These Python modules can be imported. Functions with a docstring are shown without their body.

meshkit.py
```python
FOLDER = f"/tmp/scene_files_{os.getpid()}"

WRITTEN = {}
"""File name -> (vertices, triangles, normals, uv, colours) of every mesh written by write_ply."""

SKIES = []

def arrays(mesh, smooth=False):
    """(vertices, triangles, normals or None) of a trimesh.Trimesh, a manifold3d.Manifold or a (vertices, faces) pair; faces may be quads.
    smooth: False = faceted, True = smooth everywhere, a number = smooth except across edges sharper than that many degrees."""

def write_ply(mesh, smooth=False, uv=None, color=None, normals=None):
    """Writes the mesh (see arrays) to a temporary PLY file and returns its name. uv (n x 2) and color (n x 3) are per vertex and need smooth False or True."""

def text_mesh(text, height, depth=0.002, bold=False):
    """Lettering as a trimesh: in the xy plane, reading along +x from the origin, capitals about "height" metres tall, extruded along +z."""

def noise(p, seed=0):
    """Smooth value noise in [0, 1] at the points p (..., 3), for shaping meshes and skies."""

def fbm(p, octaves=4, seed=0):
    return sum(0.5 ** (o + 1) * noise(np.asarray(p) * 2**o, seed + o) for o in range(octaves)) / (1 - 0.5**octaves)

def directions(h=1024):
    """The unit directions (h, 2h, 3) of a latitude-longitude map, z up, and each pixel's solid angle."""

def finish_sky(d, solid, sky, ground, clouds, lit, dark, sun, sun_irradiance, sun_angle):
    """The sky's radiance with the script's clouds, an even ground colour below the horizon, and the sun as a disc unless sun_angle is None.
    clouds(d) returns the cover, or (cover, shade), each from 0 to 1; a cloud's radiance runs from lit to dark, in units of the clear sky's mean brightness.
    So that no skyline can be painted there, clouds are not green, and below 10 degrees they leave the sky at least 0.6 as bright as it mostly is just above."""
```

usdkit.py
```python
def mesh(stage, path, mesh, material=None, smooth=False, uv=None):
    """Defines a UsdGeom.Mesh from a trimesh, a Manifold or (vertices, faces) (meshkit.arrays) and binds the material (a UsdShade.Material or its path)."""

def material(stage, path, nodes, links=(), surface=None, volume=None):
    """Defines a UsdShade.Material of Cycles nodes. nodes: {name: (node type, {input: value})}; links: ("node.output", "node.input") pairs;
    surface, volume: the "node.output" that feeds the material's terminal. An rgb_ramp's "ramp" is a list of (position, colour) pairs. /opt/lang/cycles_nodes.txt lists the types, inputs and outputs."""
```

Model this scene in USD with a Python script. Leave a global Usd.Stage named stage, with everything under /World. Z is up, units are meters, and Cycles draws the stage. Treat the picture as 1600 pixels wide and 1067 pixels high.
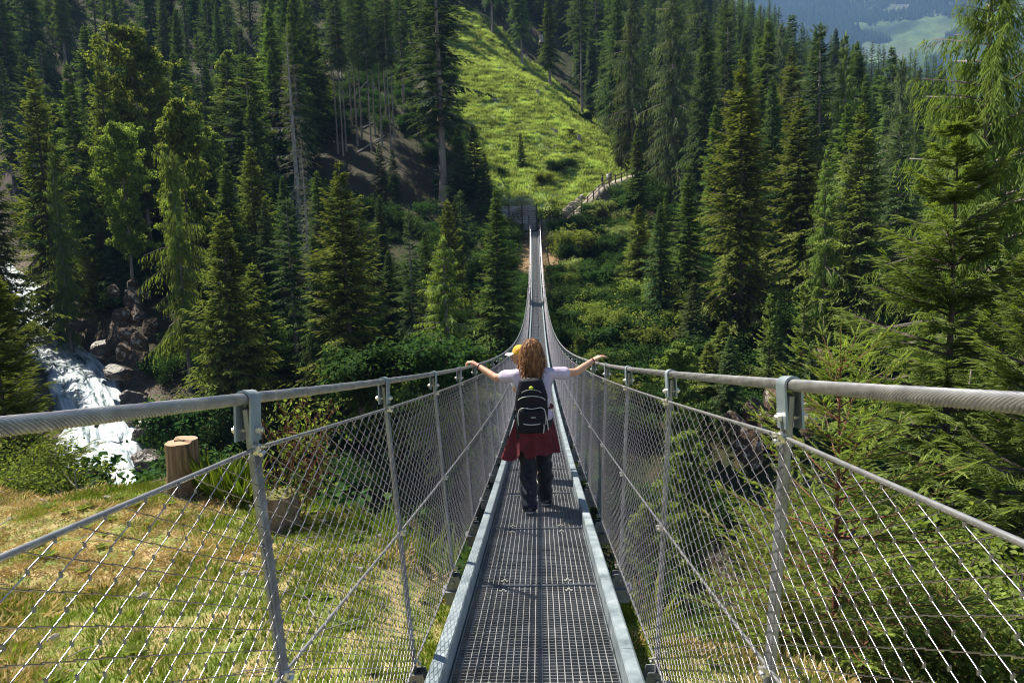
import math
import numpy as np
import trimesh, manifold3d, usdkit, meshkit
from scipy.interpolate import RBFInterpolator
from pxr import Usd, UsdGeom, UsdLux, UsdShade, Gf, Sdf, Vt

stage = Usd.Stage.CreateInMemory()
UsdGeom.SetStageUpAxis(stage, 'Z')
UsdGeom.Xform.Define(stage, '/World')
UsdGeom.Scope.Define(stage, '/World/Looks')

# ------------------------------------------------------------------ camera
YAW, PITCH, ROLL, CX = 0.03895, math.radians(6.8), 0.0327, 0.064
_f = np.array([-math.sin(YAW) * math.cos(PITCH), math.cos(YAW) * math.cos(PITCH), -math.sin(PITCH)])
_r = np.array([math.cos(YAW), math.sin(YAW), 0.0])
_u = np.cross(_r, _f)
CR = math.cos(ROLL) * _r - math.sin(ROLL) * _u
CU = math.sin(ROLL) * _r + math.cos(ROLL) * _u
CF, CP, FPX = _f, np.array([CX, 0.0, 0.0]), 1080.0
cam = UsdGeom.Camera.Define(stage, '/World/camera')
cam.CreateHorizontalApertureAttr(36.0)
cam.CreateVerticalApertureAttr(36.0 * 682 / 1024)
cam.CreateFocalLengthAttr(36.0 * FPX / 1600)
cam.CreateClippingRangeAttr(Gf.Vec2f(0.05, 20000))
cam.CreateExposureAttr(1.38)
_m = np.eye(4)
_m[0, :3], _m[1, :3], _m[2, :3], _m[3, :3] = CR, CU, -CF, CP
cam.AddTransformOp().Set(Gf.Matrix4d(*_m.ravel().tolist()))

# ------------------------------------------------------------------ sky and sun
SUN_EL = math.radians(58.0)
SUN_DIR = np.array([-0.81 * math.cos(SUN_EL), 0.586 * math.cos(SUN_EL), math.sin(SUN_EL)])
SUN_DIR /= np.linalg.norm(SUN_DIR)
SUN_ROT = math.atan2(SUN_DIR[0], SUN_DIR[1])
sky_mat = usdkit.material(stage, '/World/Looks/sky_air', {
    's': ('sky_texture', {'sky_type': 'single_scattering', 'sun_disc': False, 'sun_elevation': SUN_EL, 'sun_rotation': SUN_ROT,
                          'altitude': 1500.0, 'air_density': 1.0, 'aerosol_density': 1.0, 'ozone_density': 1.0}),
    'b': ('background_shader', {'strength': 0.05})}, [('s.color', 'b.color')], surface='b.background')
dome = UsdLux.DomeLight.Define(stage, '/World/sky')
dome.CreateIntensityAttr(1.0)
UsdShade.MaterialBindingAPI.Apply(dome.GetPrim()).Bind(sky_mat)
dome.GetPrim().SetCustomDataByKey('kind', 'structure')
sun = UsdLux.DistantLight.Define(stage, '/World/sun')
sun.CreateNormalizeAttr(True)
sun.CreateIntensityAttr(1.25)
sun.CreateAngleAttr(0.53)
sun.CreateColorAttr(Gf.Vec3f(1.0, 0.93, 0.80))
_z = SUN_DIR
_x = np.cross([0, 0, 1.0], _z); _x /= np.linalg.norm(_x)
_y = np.cross(_z, _x)
_m = np.eye(4); _m[0, :3], _m[1, :3], _m[2, :3] = _x, _y, _z
sun.AddTransformOp().Set(Gf.Matrix4d(*_m.ravel().tolist()))

# ------------------------------------------------------------------ helpers
_names = {}


def free(parent, name):
    k = _names.get((parent, name), -1) + 1
    _names[(parent, name)] = k
    return f'{parent}/{name}' if k == 0 else f'{parent}/{name}_{k:03d}'


def tag(prim, label=None, category=None, group=None, kind=None):
    prim = prim.GetPrim() if hasattr(prim, 'GetPrim') else prim
    for k, v in (('label', label), ('category', category), ('group', group), ('kind', kind)):
        if v:
            prim.SetCustomDataByKey(k, v)
    return prim


def path_of(p):
    return p if isinstance(p, str) else str(p.GetPath())


def obj(name, mesh, mat, parent='/World', smooth=False, attr=None, kind=None):
    p = free(path_of(parent), name)
    m = usdkit.mesh(stage, p, mesh, MAT[mat] if isinstance(mat, str) else mat, smooth=smooth)
    for k, v in (attr or {}).items():
        v = np.asarray(v, np.float32)
        if v.ndim == 1:
            UsdGeom.PrimvarsAPI(m).CreatePrimvar(k, Sdf.ValueTypeNames.FloatArray, 'vertex').Set(Vt.FloatArray.FromNumpy(v))
        else:
            UsdGeom.PrimvarsAPI(m).CreatePrimvar(k, Sdf.ValueTypeNames.Color3fArray, 'vertex').Set(Vt.Vec3fArray.FromNumpy(v))
    if kind:
        m.GetPrim().SetCustomDataByKey('kind', kind)
    return m


def thing(name, label, category, loc=(0, 0, 0), rz=0.0, scale=None, group=None, ref=None):
    x = UsdGeom.Xform.Define(stage, free('/World', name))
    x.AddTranslateOp().Set(Gf.Vec3d(*map(float, loc)))
    x.AddRotateZOp().Set(math.degrees(rz))
    if scale is not None:
        s = (scale,) * 3 if np.ndim(scale) == 0 else scale
        x.AddScaleOp().Set(Gf.Vec3f(*map(float, s)))
    if ref:
        x.GetPrim().GetReferences().AddInternalReference(ref)
        x.GetPrim().SetInstanceable(True)
    return tag(x, label, category, group)


def proto(name):
    """A class prim that copies refer to."""
    p = '/' + name
    if not stage.GetPrimAtPath('/protos'):
        stage.CreateClassPrim('/protos')
    return UsdGeom.Xform.Define(stage, '/protos/' + name)


def points(name, protos, pos, rz, scale, kind='stuff', label=None, category=None):
    """Countless small copies as one PointInstancer; protos: functions that define one prototype below the given path."""
    pi = UsdGeom.PointInstancer.Define(stage, free('/World', name))
    base = str(pi.GetPath()) + '/kinds'
    UsdGeom.Scope.Define(stage, base)
    tg = []
    for k, q in enumerate(protos):
        x = UsdGeom.Xform.Define(stage, f'{base}/kind_{k:03d}')
        x.GetPrim().GetReferences().AddInternalReference(q)
        tg.append(x.GetPath())
    n = len(pos)
    pi.CreatePrototypesRel().SetTargets(tg)
    pi.CreateProtoIndicesAttr(Vt.IntArray.FromNumpy((np.arange(n) % len(protos)).astype(np.int32)))
    pi.CreatePositionsAttr(Vt.Vec3fArray.FromNumpy(np.asarray(pos, np.float32)))
    pi.CreateOrientationsAttr(Vt.QuathArray([Gf.Quath(float(math.cos(a / 2)), 0.0, 0.0, float(math.sin(a / 2))) for a in rz]))
    s = np.asarray(scale, np.float32)
    if s.ndim == 1:
        s = np.repeat(s[:, None], 3, 1)
    pi.CreateScalesAttr(Vt.Vec3fArray.FromNumpy(s.astype(np.float32)))
    return tag(pi, label, category, kind=kind)


def proj(p):
    q = np.asarray(p, float) - CP
    d = q @ CF
    return 800 + FPX * (q @ CR) / d, 533.5 - FPX * (q @ CU) / d, d


def at_y(px, row, y):
    """Surveyed place: the point of the valley seen at (px, row) whose distance along the bridge is y."""
    d = CF + (px - 800) / FPX * CR - (row - 533.5) / FPX * CU
    return CP + d * (y / d[1])


def nrm(v):
    return v / np.maximum(np.linalg.norm(v, axis=-1, keepdims=True), 1e-9)


class MB:
    """Collects shapes for one mesh."""

    def __init__(s):
        s.v, s.f, s.n = [], [], 0

    def add(s, v, f):
        v, f = np.asarray(v, float), np.asarray(f, int)
        if f.shape[1] == 4:
            f = np.vstack([f[:, [0, 1, 2]], f[:, [0, 2, 3]]])
        s.v.append(v); s.f.append(f + s.n); s.n += len(v)
        return s

    def mesh(s, m):
        if hasattr(m, 'to_mesh'):
            q = m.to_mesh()
            return s.add(q.vert_properties[:, :3], q.tri_verts)
        return s.add(m.vertices, m.faces)

    def box(s, c, size, R=None, bevel=0.0):
        h = np.asarray(size, float) / 2
        if bevel:
            b = min(bevel, h.min() * .9)
            pts = []
            for sx in (-1, 1):
                for sy in (-1, 1):
                    for sz in (-1, 1):
                        for k in range(3):
                            q = h - b; q = q.copy(); q[k] = h[k]
                            pts.append(q * (sx, sy, sz))
            m = manifold3d.Manifold.hull_points(np.array(pts)).to_mesh()
            v, f = np.array(m.vert_properties[:, :3], float), np.array(m.tri_verts)
        else:
            v = np.array([(x, y, z) for x in (-1, 1) for y in (-1, 1) for z in (-1, 1)]) * h
            f = np.array([[0, 1, 3, 2], [4, 6, 7, 5], [0, 4, 5, 1], [2, 3, 7, 6], [0, 2, 6, 4], [1, 5, 7, 3]])
        if R is not None:
            v = v @ np.asarray(R).T
        return s.add(v + np.asarray(c), f)

    def tube(s, pts, r, n=8, caps=True, up=None):
        pts = np.asarray(pts, float)
        m = len(pts)
        r = np.broadcast_to(r, m)
        t = nrm(np.gradient(pts, axis=0))
        ref = np.array([0, 0, 1.0]) if up is None else np.asarray(up, float)
        if abs(t[0] @ ref) > .9:
            ref = np.array([1.0, 0.1, 0])
        a = np.empty_like(t)
        prev = ref
        for i in range(m):
            q = prev - t[i] * (prev @ t[i])
            prev = q / max(np.linalg.norm(q), 1e-9)
            a[i] = prev
        b = np.cross(t, a)
        th = np.arange(n) / n * 2 * np.pi
        v = pts[:, None] + r[:, None, None] * (np.cos(th)[None, :, None] * a[:, None] + np.sin(th)[None, :, None] * b[:, None])
        i, j = np.meshgrid(np.arange(m - 1), np.arange(n), indexing='ij')
        k = (j + 1) % n
        f = np.stack([i * n + j, i * n + k, (i + 1) * n + k, (i + 1) * n + j], -1).reshape(-1, 4)
        f = np.vstack([f[:, [0, 1, 2]], f[:, [0, 2, 3]]])
        v = v.reshape(-1, 3)
        if caps:
            c0, c1 = len(v), len(v) + 1
            v = np.vstack([v, pts[:1], pts[-1:]])
            jj = np.arange(n); kk = (jj + 1) % n
            f = np.vstack([f, np.stack([np.full(n, c0), kk, jj], 1), np.stack([np.full(n, c1), (m - 1) * n + jj, (m - 1) * n + kk], 1)])
        return s.add(v, f)

    def bars(s, a, b, r, n=3):
        """Many straight thin rods at once."""
        a, b = np.asarray(a, float), np.asarray(b, float)
        t = nrm(b - a)
        ref = np.where(np.abs(t[:, 2:3]) > .9, np.array([1.0, 0, 0]), np.array([0, 0, 1.0]))
        u = nrm(np.cross(t, ref)); w = np.cross(t, u)
        th = np.arange(n) / n * 2 * np.pi + .5
        ring = np.cos(th)[None, :, None] * u[:, None] + np.sin(th)[None, :, None] * w[:, None]
        r = np.broadcast_to(r, len(a))[:, None, None]
        v = np.concatenate([a[:, None] + r * ring, b[:, None] + r * ring], 1)
        j = np.arange(n); k = (j + 1) % n
        f = np.stack([j, k, k + n, j + n], 1)
        m = len(a)
        f = (f[None] + (np.arange(m) * 2 * n)[:, None, None]).reshape(-1, 4)
        return s.add(v.reshape(-1, 3), f)

    def out(s):
        return np.vstack(s.v), np.vstack(s.f)


# ------------------------------------------------------------------ materials
MAT = {}


def mat(name, ramp, scale=5.0, rough=.6, metal=0.0, bump=0.0, bscale=None, detail=5.0, spec=.5, stretch=None, bdist=.02, coord='object', sheen=0.0, distortion=0.0, rough2=None):
    n = {'p': ('principled_bsdf', {'roughness': rough, 'metallic': metal, 'specular_ior_level': spec, 'sheen_weight': sheen}),
         'n': ('noise_texture', {'scale': scale, 'detail': detail, 'roughness': .6, 'distortion': distortion}),
         'r': ('rgb_ramp', {'ramp': ramp})}
    l = [('n.fac', 'r.fac'), ('r.color', 'p.base_color')]
    n['g'] = ('geometry', {}) if coord == 'position' else ('texture_coordinate', {})
    src = 'g.position' if coord == 'position' else 'g.object'
    if stretch:
        n['m'] = ('mapping', {'scale': stretch})
        l.append((src, 'm.vector')); src = 'm.vector'
    l.append((src, 'n.vector'))
    if bump:
        n['bn'] = ('noise_texture', {'scale': bscale or scale * 4, 'detail': 4.0, 'roughness': .6})
        n['bu'] = ('bump', {'strength': bump, 'distance': bdist})
        l += [(src, 'bn.vector'), ('bn.fac', 'bu.height'), ('bu.normal', 'p.normal')]
    if rough2 is not None:
        n['mr'] = ('map_range', {'from_min': .3, 'from_max': .7, 'to_min': rough, 'to_max': rough2})
        l += [('n.fac', 'mr.value'), ('mr.result', 'p.roughness')]
    MAT[name] = usdkit.material(stage, '/World/Looks/' + name, n, l, surface='p.BSDF')
    return MAT[name]


def leaf(name, old, young, trans=.35, var=.25, rough=.55, gloss=False, nscale=.35, hue=.012, spec=.3):
    """Foliage: colour between the older growth and the young tips, drifting through the crown and from plant to plant; light shines through."""
    n = {'a': ('attribute', {'attribute': 'tip'}),
         'g': ('geometry', {}), 'o': ('object_info', {}),
         'n': ('noise_texture', {'scale': nscale, 'detail': 3.0, 'roughness': .6}),
         'c': ('mix_color', {'a': old, 'b': young}),
         'h': ('hsv', {'saturation': 1.0, 'fac': 1.0}),
         'v': ('map_range', {'from_min': .3, 'from_max': .7, 'to_min': 1 - var, 'to_max': 1 + var}),
         'r': ('map_range', {'from_min': 0.0, 'from_max': 1.0, 'to_min': .80, 'to_max': 1.22}),
         'hh': ('map_range', {'from_min': 0.0, 'from_max': 1.0, 'to_min': .5 - hue, 'to_max': .5 + hue}),
         'mm': ('math', {'math_type': 'multiply'}),
         'p': ('principled_bsdf', {'roughness': rough, 'specular_ior_level': spec}) if gloss else ('diffuse_bsdf', {}),
         't': ('translucent_bsdf', {}),
         'tc': ('mix_color', {'blend_type': 'multiply', 'fac': 1.0, 'b': (1.25, 1.25, .55)}),
         'x': ('mix_closure', {'fac': trans})}
    l = [('a.fac', 'c.fac'), ('c.result', 'h.color'), ('g.position', 'n.vector'), ('n.fac', 'v.value'), ('o.random', 'r.value'), ('o.random', 'hh.value'),
         ('v.result', 'mm.value1'), ('r.result', 'mm.value2'), ('mm.value', 'h.value'), ('hh.result', 'h.hue'),
         ('h.color', 'p.base_color' if gloss else 'p.color'), ('h.color', 'tc.a'), ('tc.result', 't.color'), ('p.BSDF', 'x.closure1'), ('t.BSDF', 'x.closure2')]
    MAT[name] = usdkit.material(stage, '/World/Looks/' + name, n, l, surface='x.closure')


mat('galvanised', [(.25, (.10, .11, .125)), (.45, (.20, .215, .24)), (.6, (.27, .285, .31)), (.75, (.38, .395, .41))], scale=11, rough=.40, metal=.75, bump=.14, bscale=60, bdist=.002, rough2=.62)
mat('galvanised_plate', [(.25, (.14, .175, .20)), (.42, (.23, .28, .305)), (.58, (.295, .345, .37)), (.72, (.39, .43, .45))], scale=7, rough=.46, metal=.45, bump=.14, bscale=90, bdist=.002, rough2=.7)
mat('cable_steel', [(.3, (.24, .24, .245)), (.7, (.42, .42, .42))], scale=20, rough=.42, metal=.7)
mat('wire_steel', [(.3, (.47, .42, .44)), (.7, (.60, .55, .57))], scale=8, rough=.25, metal=1.0)
mat('ferrule', [(.3, (.16, .16, .165)), (.7, (.26, .26, .26))], scale=30, rough=.5, metal=.6)
mat('grating_steel', [(.3, (.20, .20, .205)), (.5, (.29, .29, .295)), (.7, (.40, .40, .405))], scale=5, rough=.48, metal=.55)
mat('bolt_zinc', [(.3, (.50, .50, .47)), (.7, (.68, .67, .62))], scale=30, rough=.35, metal=.8)
mat('bark', [(.3, (.035, .026, .02)), (.55, (.085, .065, .05)), (.75, (.16, .13, .105))], scale=3, rough=.9, bump=.6, bscale=9, bdist=.05, stretch=(1, 1, .25))
mat('bark_pale', [(.3, (.12, .095, .08)), (.6, (.22, .185, .16)), (.8, (.34, .31, .28))], scale=2.2, rough=.9, bump=.4, bscale=9, bdist=.04, stretch=(1, 1, .2))
mat('bark_red', [(.3, (.10, .035, .02)), (.7, (.22, .085, .045))], scale=18, rough=.85, bump=.3, bscale=70, bdist=.006)
mat('dead_wood', [(.3, (.14, .12, .105)), (.6, (.27, .245, .22)), (.8, (.40, .37, .34))], scale=4, rough=.9, bump=.3, bscale=14, bdist=.02, stretch=(1, 1, .2))
leaf('spruce_needles', (0.064, 0.108, 0.034), (0.273, 0.391, 0.100), trans=.3)
leaf('spruce_dark', (0.051, 0.086, 0.039), (0.190, 0.291, 0.108), trans=.28)
leaf('spruce_yellow', (0.085, 0.110, 0.030), (0.374, 0.450, 0.100), trans=.3)
leaf('spruce_fresh', (.085, .130, .030), (.33, .42, .085), trans=.42, nscale=1.2, var=.2, hue=.01, gloss=True)
leaf('larch_needles', (0.132, 0.187, 0.050), (0.288, 0.375, 0.100), trans=.45)
leaf('larch_grey', (0.110, 0.152, 0.076), (0.240, 0.307, 0.154), trans=.35)
leaf('broad_leaf', (.100, .150, .036), (.285, .335, .095), trans=.5)
leaf('broad_pale', (.140, .190, .070), (.290, .330, .150), trans=.45)
leaf('broad_dark', (.030, .066, .024), (.066, .118, .038), trans=.4)
leaf('grass_blade', (.15, .22, .035), (.31, .37, .075), trans=.45, nscale=.9, var=.35)
leaf('hay_blade', (.44, .33, .17), (.62, .48, .27), trans=.25, nscale=1.5, var=.25, hue=.01)
leaf('meadow_blade', (.23, .31, .105), (.46, .52, .225), trans=.45, nscale=.3, var=.5)
leaf('lichen_twigs', (.20, .20, .16), (.30, .31, .24), trans=.1)
leaf('blossom', (.22, .25, .15), (.62, .62, .52), trans=.3)
# ------------------------------------------------------------------ terrain
def deck_z(y):
    y = np.asarray(y, float)
    return -1.506 - .1602 * y + .001934 * y ** 2 + 4e-6 * y ** 3


DECK_END = 93.0
RIVER = np.array([(-110, 128, 9), (-84, 104, 3.0), (-68, 88, -.8), (-60.5, 80, -3.1), (-51.9, 71, -6.8), (-42.7, 62, -9.6), (-36.1, 54, -11.1), (-31.2, 47, -12.0), (-26.2, 40, -12.7), (-22.7, 35, -13.2), (-19.5, 31, -14.5), (-13, 29.5, -18.5),
                  (-4, 31, -23.5), (7, 31.5, -27), (22, 29, -30.5), (45, 26, -35), (80, 16, -40), (130, 5, -46), (220, -10, -55)], float)
CTRL = np.array([
    # far bank below the bridge and its landing
    (0, 96, 3.0), (3, 97, 3.6), (0, 92.5, 2.0), (0, 86, -.8), (0, 75, -5.2), (0, 65, -8.5), (0, 55, -11), (0, 47, -14), (0, 40, -19.5),
    (6, 94.5, 3.6), (6, 88, .6), (6, 70, -5.5), (6, 56, -9.2), (8, 45, -13), (15, 42, -13), (15, 37, -20), (18, 60, -9), (18, 75, -4), (13, 88, -.6), (11, 98, 5.2), (12, 107, 10.6), (20, 92, .5), (24, 104, 4.5),
    (-15, 105, 9.5), (-10, 97, 4.6), (-16, 82, -1), (-15, 65, -7), (-15, 50, -13),
    (-32, 110, 16.5), (-32, 92, 7), (-32, 72, -4), (-30, 58, -10),
    (-45, 76, -3), (-42, 68, -5), (-60, 92, 0), (-60, 110, 11), (-60, 140, 30), (-60, 180, 55), (-90, 130, 30), (-90, 180, 62), (-140, 190, 84), (-120, 140, 46), (-200, 200, 100),
    # meadow spur
    (-1, 104, 9.0), (-5, 120, 19.5), (-7, 150, 40), (-14, 185, 62), (-22, 215, 82), (3, 146, 35.5), (11.6, 106, 10.2), (6.5, 125, 22), (-4, 185, 50), (4, 168, 39), (9, 150, 29), (-9, 185, 56.5), (-30, 150, 42), (-40, 185, 63), (-18, 120, 19), (-30, 240, 98), (0, 240, 96), (0, 300, 120), (60, 300, 105), (-120, 300, 130),
    # side valley and the wooded mountainside on the right
    (22, 125, 12), (22, 160, 26), (20, 195, 46), (30, 220, 64),
    (40, 80, -3), (40, 110, 7), (42, 150, 24), (45, 200, 46), (50, 250, 66), (70, 80, -6), (70, 120, 8), (75, 170, 28), (75, 230, 52), (110, 90, -8), (113, 130, 3), (115, 190, 24), (122, 260, 42),
    (150, 100, -15), (160, 170, 2), (190, 250, 14), (230, 170, -20), (280, 260, -10), (300, 120, -40),
    (50, 38, -22), (50, 55, -10), (90, 34, -28), (90, 60, -10), (130, 40, -28), (140, 70, -15), (220, 60, -35),
    # near bank
    (-30, 26, -8), (-44, 38, -6), (-66, 62, -1), (-80, 80, 3), (-100, 90, 10), (-90, 30, 14), (-40, 15, -2), (-12, 22, -10.5), (-20, 24, -10.5), (-33, 42, -10.6), (-42, 54, -9.0), (-52, 62, -6.5),
    (-6, 12, -5.6), (0, 10, -6.4), (0, 16, -11.5), (0, 24, -18.5), (8, 10, -9.6), (7, 15, -13), (14, 20, -20), (16, 8, -11), (25, 12, -18), (12, 0, -4.6), (25, -4, -8), (45, 5, -20), (80, -5, -24),
    (-15, 4, -1.6), (-15, 13, -4.6), (-30, -10, 3), (0, -20, .5), (20, -20, -1), (-40, -40, 12), (40, -40, 0), (130, -40, -20), (220, -60, -30), (-140, 20, 40), (-140, 100, 35)], float)
_rbf = RBFInterpolator(np.vstack([CTRL[:, :2], RIVER[:, :2]]), np.concatenate([CTRL[:, 2], RIVER[:, 2]]), kernel='linear', smoothing=0.02)
LIP = np.array([(-40, 20), (-14, 9.6), (-7.5, 7.5), (-5.5, 7.1), (-4.3, 7.6), (-3.3, 7.2), (-2.4, 6.6), (-1.5, 5.8), (-.98, 5.2), (-.6, 4.8), (.7, 4.4), (1.0, 4.15), (1.5, 3.8), (2.2, 3.1), (3.0, 2.2), (4.6, .2), (9, -5), (20, -16)], float)


def seg_dist(p, line, z=False):
    """Distance to a polyline, signed (left of it positive), and the polyline's z (or parameter) there."""
    best = np.full(len(p), 1e9); sgn = np.zeros(len(p)); zz = np.zeros(len(p))
    for i in range(len(line) - 1):
        a, b = line[i], line[i + 1]
        ab = b[:2] - a[:2]
        t = np.clip(((p - a[:2]) @ ab) / (ab @ ab), 0, 1)
        q = a[:2] + t[:, None] * ab
        d = np.linalg.norm(p - q, axis=1)
        m = d < best
        best[m] = d[m]
        c = ab[0] * (p[:, 1] - a[1]) - ab[1] * (p[:, 0] - a[0])
        sgn[m] = np.sign(c)[m]
        if z:
            zz[m] = (a[2] + t * (b[2] - a[2]))[m]
    return best, sgn, zz


def sstep(a, b, x):
    t = np.clip((x - a) / (b - a), 0, 1)
    return t * t * (3 - 2 * t)


PATH = np.array([(-1.2, 96.6, 3.55), (0.6, 96.4, 3.6), (2.6, 96.6, 4.1), (4.2, 97.4, 5.0), (5.6, 98.6, 6.1), (7.2, 100.4, 7.6), (8.8, 102.6, 9.2), (10.4, 105, 10.4), (12.4, 107.5, 11.2), (15, 111, 12.2), (18, 117, 13.6)], float)


MEADOW_POLY = np.array([(1.5, 99.0), (6, 101), (11.2, 106.4), (8.7, 118), (6.2, 130), (2.4, 146), (-4.5, 158), (-11, 170), (-16.2, 186), (-18.5, 192), (-21, 188), (-19.5, 172), (-17.5, 156), (-15, 140), (-12.5, 122), (-9.5, 110), (-6.5, 103), (-4, 99.5)], float)


def inside(p, poly):
    x, y = p[:, 0], p[:, 1]
    r = np.zeros(len(p), bool)
    for i in range(len(poly)):
        (x0, y0), (x1, y1) = poly[i], poly[i - 1]
        c = ((y0 > y) != (y1 > y)) & (x < (x1 - x0) * (y - y0) / (y1 - y0 + 1e-12) + x0)
        r ^= c
    return r


def ground(x, y, detail=True):
    p = np.stack([np.ravel(x), np.ravel(y)], 1).astype(float)
    z = _rbf(p)
    # near bank: a flat grassy shoulder that breaks off into the gorge
    d, s, _ = seg_dist(p, LIP)
    sd = d * np.where(s > 0, 1, -1)
    flat = -2.38 - .012 * (p[:, 1] - 4) + .012 * np.clip(-p[:, 0] - 1.2, 0, 5) - .03 * np.clip(p[:, 0] - .5, 0, 6)
    near = flat - np.where(sd > 0, 1.15 * np.maximum(sd - .25, 0), 0) - .12 * sstep(-.8, .6, sd)
    w = sstep(1.0, 6.0, sd) + sstep(3.0, 14.0, -sd)
    w = np.clip(w + sstep(14, 24, np.hypot(p[:, 0], p[:, 1])), 0, 1)
    z = near * (1 - w) + z * w
    # the torrent's bed
    d, s, rz = seg_dist(p, RIVER, True)
    k = 1 - sstep(2.4, 5.5, d)
    z = z * (1 - k) + np.minimum(z, rz - .7) * k
    # bench of the path
    d, s, pz = seg_dist(p, PATH, True)
    k = 1 - sstep(.75, 1.9, d)
    z = z * (1 - k) + pz * k
    # keep clear of the bridge
    k = (np.abs(p[:, 0]) < 5) & (p[:, 1] > 4) & (p[:, 1] < 94)
    lim = deck_z(p[:, 1]) - .38 - 2.8 * sstep(6.0, 16, p[:, 1]) * sstep(93.5, 82, p[:, 1]) + np.maximum(np.abs(p[:, 0]) - 1.0, 0) * 1.5
    z = np.where(k, np.minimum(z, lim), z)
    if detail:
        far = sstep(6, 25, np.hypot(p[:, 0], p[:, 1]))
        q = np.stack([p[:, 0], p[:, 1], z], 1)
        _, _, _ = 0, 0, 0
        dp = sstep(1.0, 3.0, seg_dist(p, PATH)[0])
        z = z + dp * (far * ((meshkit.fbm(q / 9, 3, 3) - .5) * 2.2 + (meshkit.fbm(q / 2.2, 3, 5) - .5) * .7) + (meshkit.fbm(q / .8, 3, 9) - .5) * .16 + (1 - far) * (meshkit.fbm(q / [1.9, 1.9, 9], 2, 19) - .5) * .22)
        md = sstep(-1, 2.5, np.where(inside(p, MEADOW_POLY), seg_dist(p, MEADOW_POLY)[0], -1.0))
        z = z + md * ((meshkit.fbm(q / [2.6, 2.6, 1.6], 3, 13) - .5) * 1.5 + (meshkit.fbm(np.stack([(q[:, 0] * .8 + q[:, 2] * .5) / 1.2, q[:, 1] / 3, q[:, 2] / 1.3], 1), 2, 14) - .5) * .8)
        big = sstep(100, 200, np.hypot(p[:, 0], p[:, 1]))
        z = z + big * (meshkit.fbm(q / 30, 3, 11) - .5) * 6
    return z.reshape(np.shape(x))


def axis(lo, hi, c, fine, growth, coarse):
    out = [c]
    st = fine
    while out[-1] < hi:
        out.append(out[-1] + st); st = min(st * growth, coarse)
    lo_, st = [c], fine
    while lo_[-1] > lo:
        lo_.append(lo_[-1] - st); st = min(st * growth, coarse)
    return np.array(sorted(set(out + lo_)))


gx = axis(-420, 520, 0.0, .22, 1.018, 9.0)
gy = np.concatenate([np.arange(-60, -3, 3.0), np.arange(-3, 14, .2), np.arange(14, 40, .6), np.arange(40, 130, .9), np.arange(130, 260, 2.2), np.arange(260, 560, 9)])
XX, YY = np.meshgrid(gx, gy, indexing='ij')
ZZ = ground(XX, YY)
nx, ny = XX.shape
ii, jj = np.meshgrid(np.arange(nx - 1), np.arange(ny - 1), indexing='ij')
_a = (ii * ny + jj).ravel()
TF = np.vstack([np.stack([_a, _a + ny, _a + ny + 1], 1), np.stack([_a, _a + ny + 1, _a + 1], 1)])
TV = np.stack([XX.ravel(), YY.ravel(), ZZ.ravel()], 1)
gzx = np.gradient(ZZ, gx, axis=0); gzy = np.gradient(ZZ, gy, axis=1)
SLOPE = np.hypot(gzx, gzy).ravel()
px_, py_ = TV[:, 0], TV[:, 1]
def poly_mask(p, poly, soft):
    d, _, _ = seg_dist(p, np.vstack([poly, poly[:1]]))
    return sstep(-soft, soft, np.where(inside(p, poly), d, -d))


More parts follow.
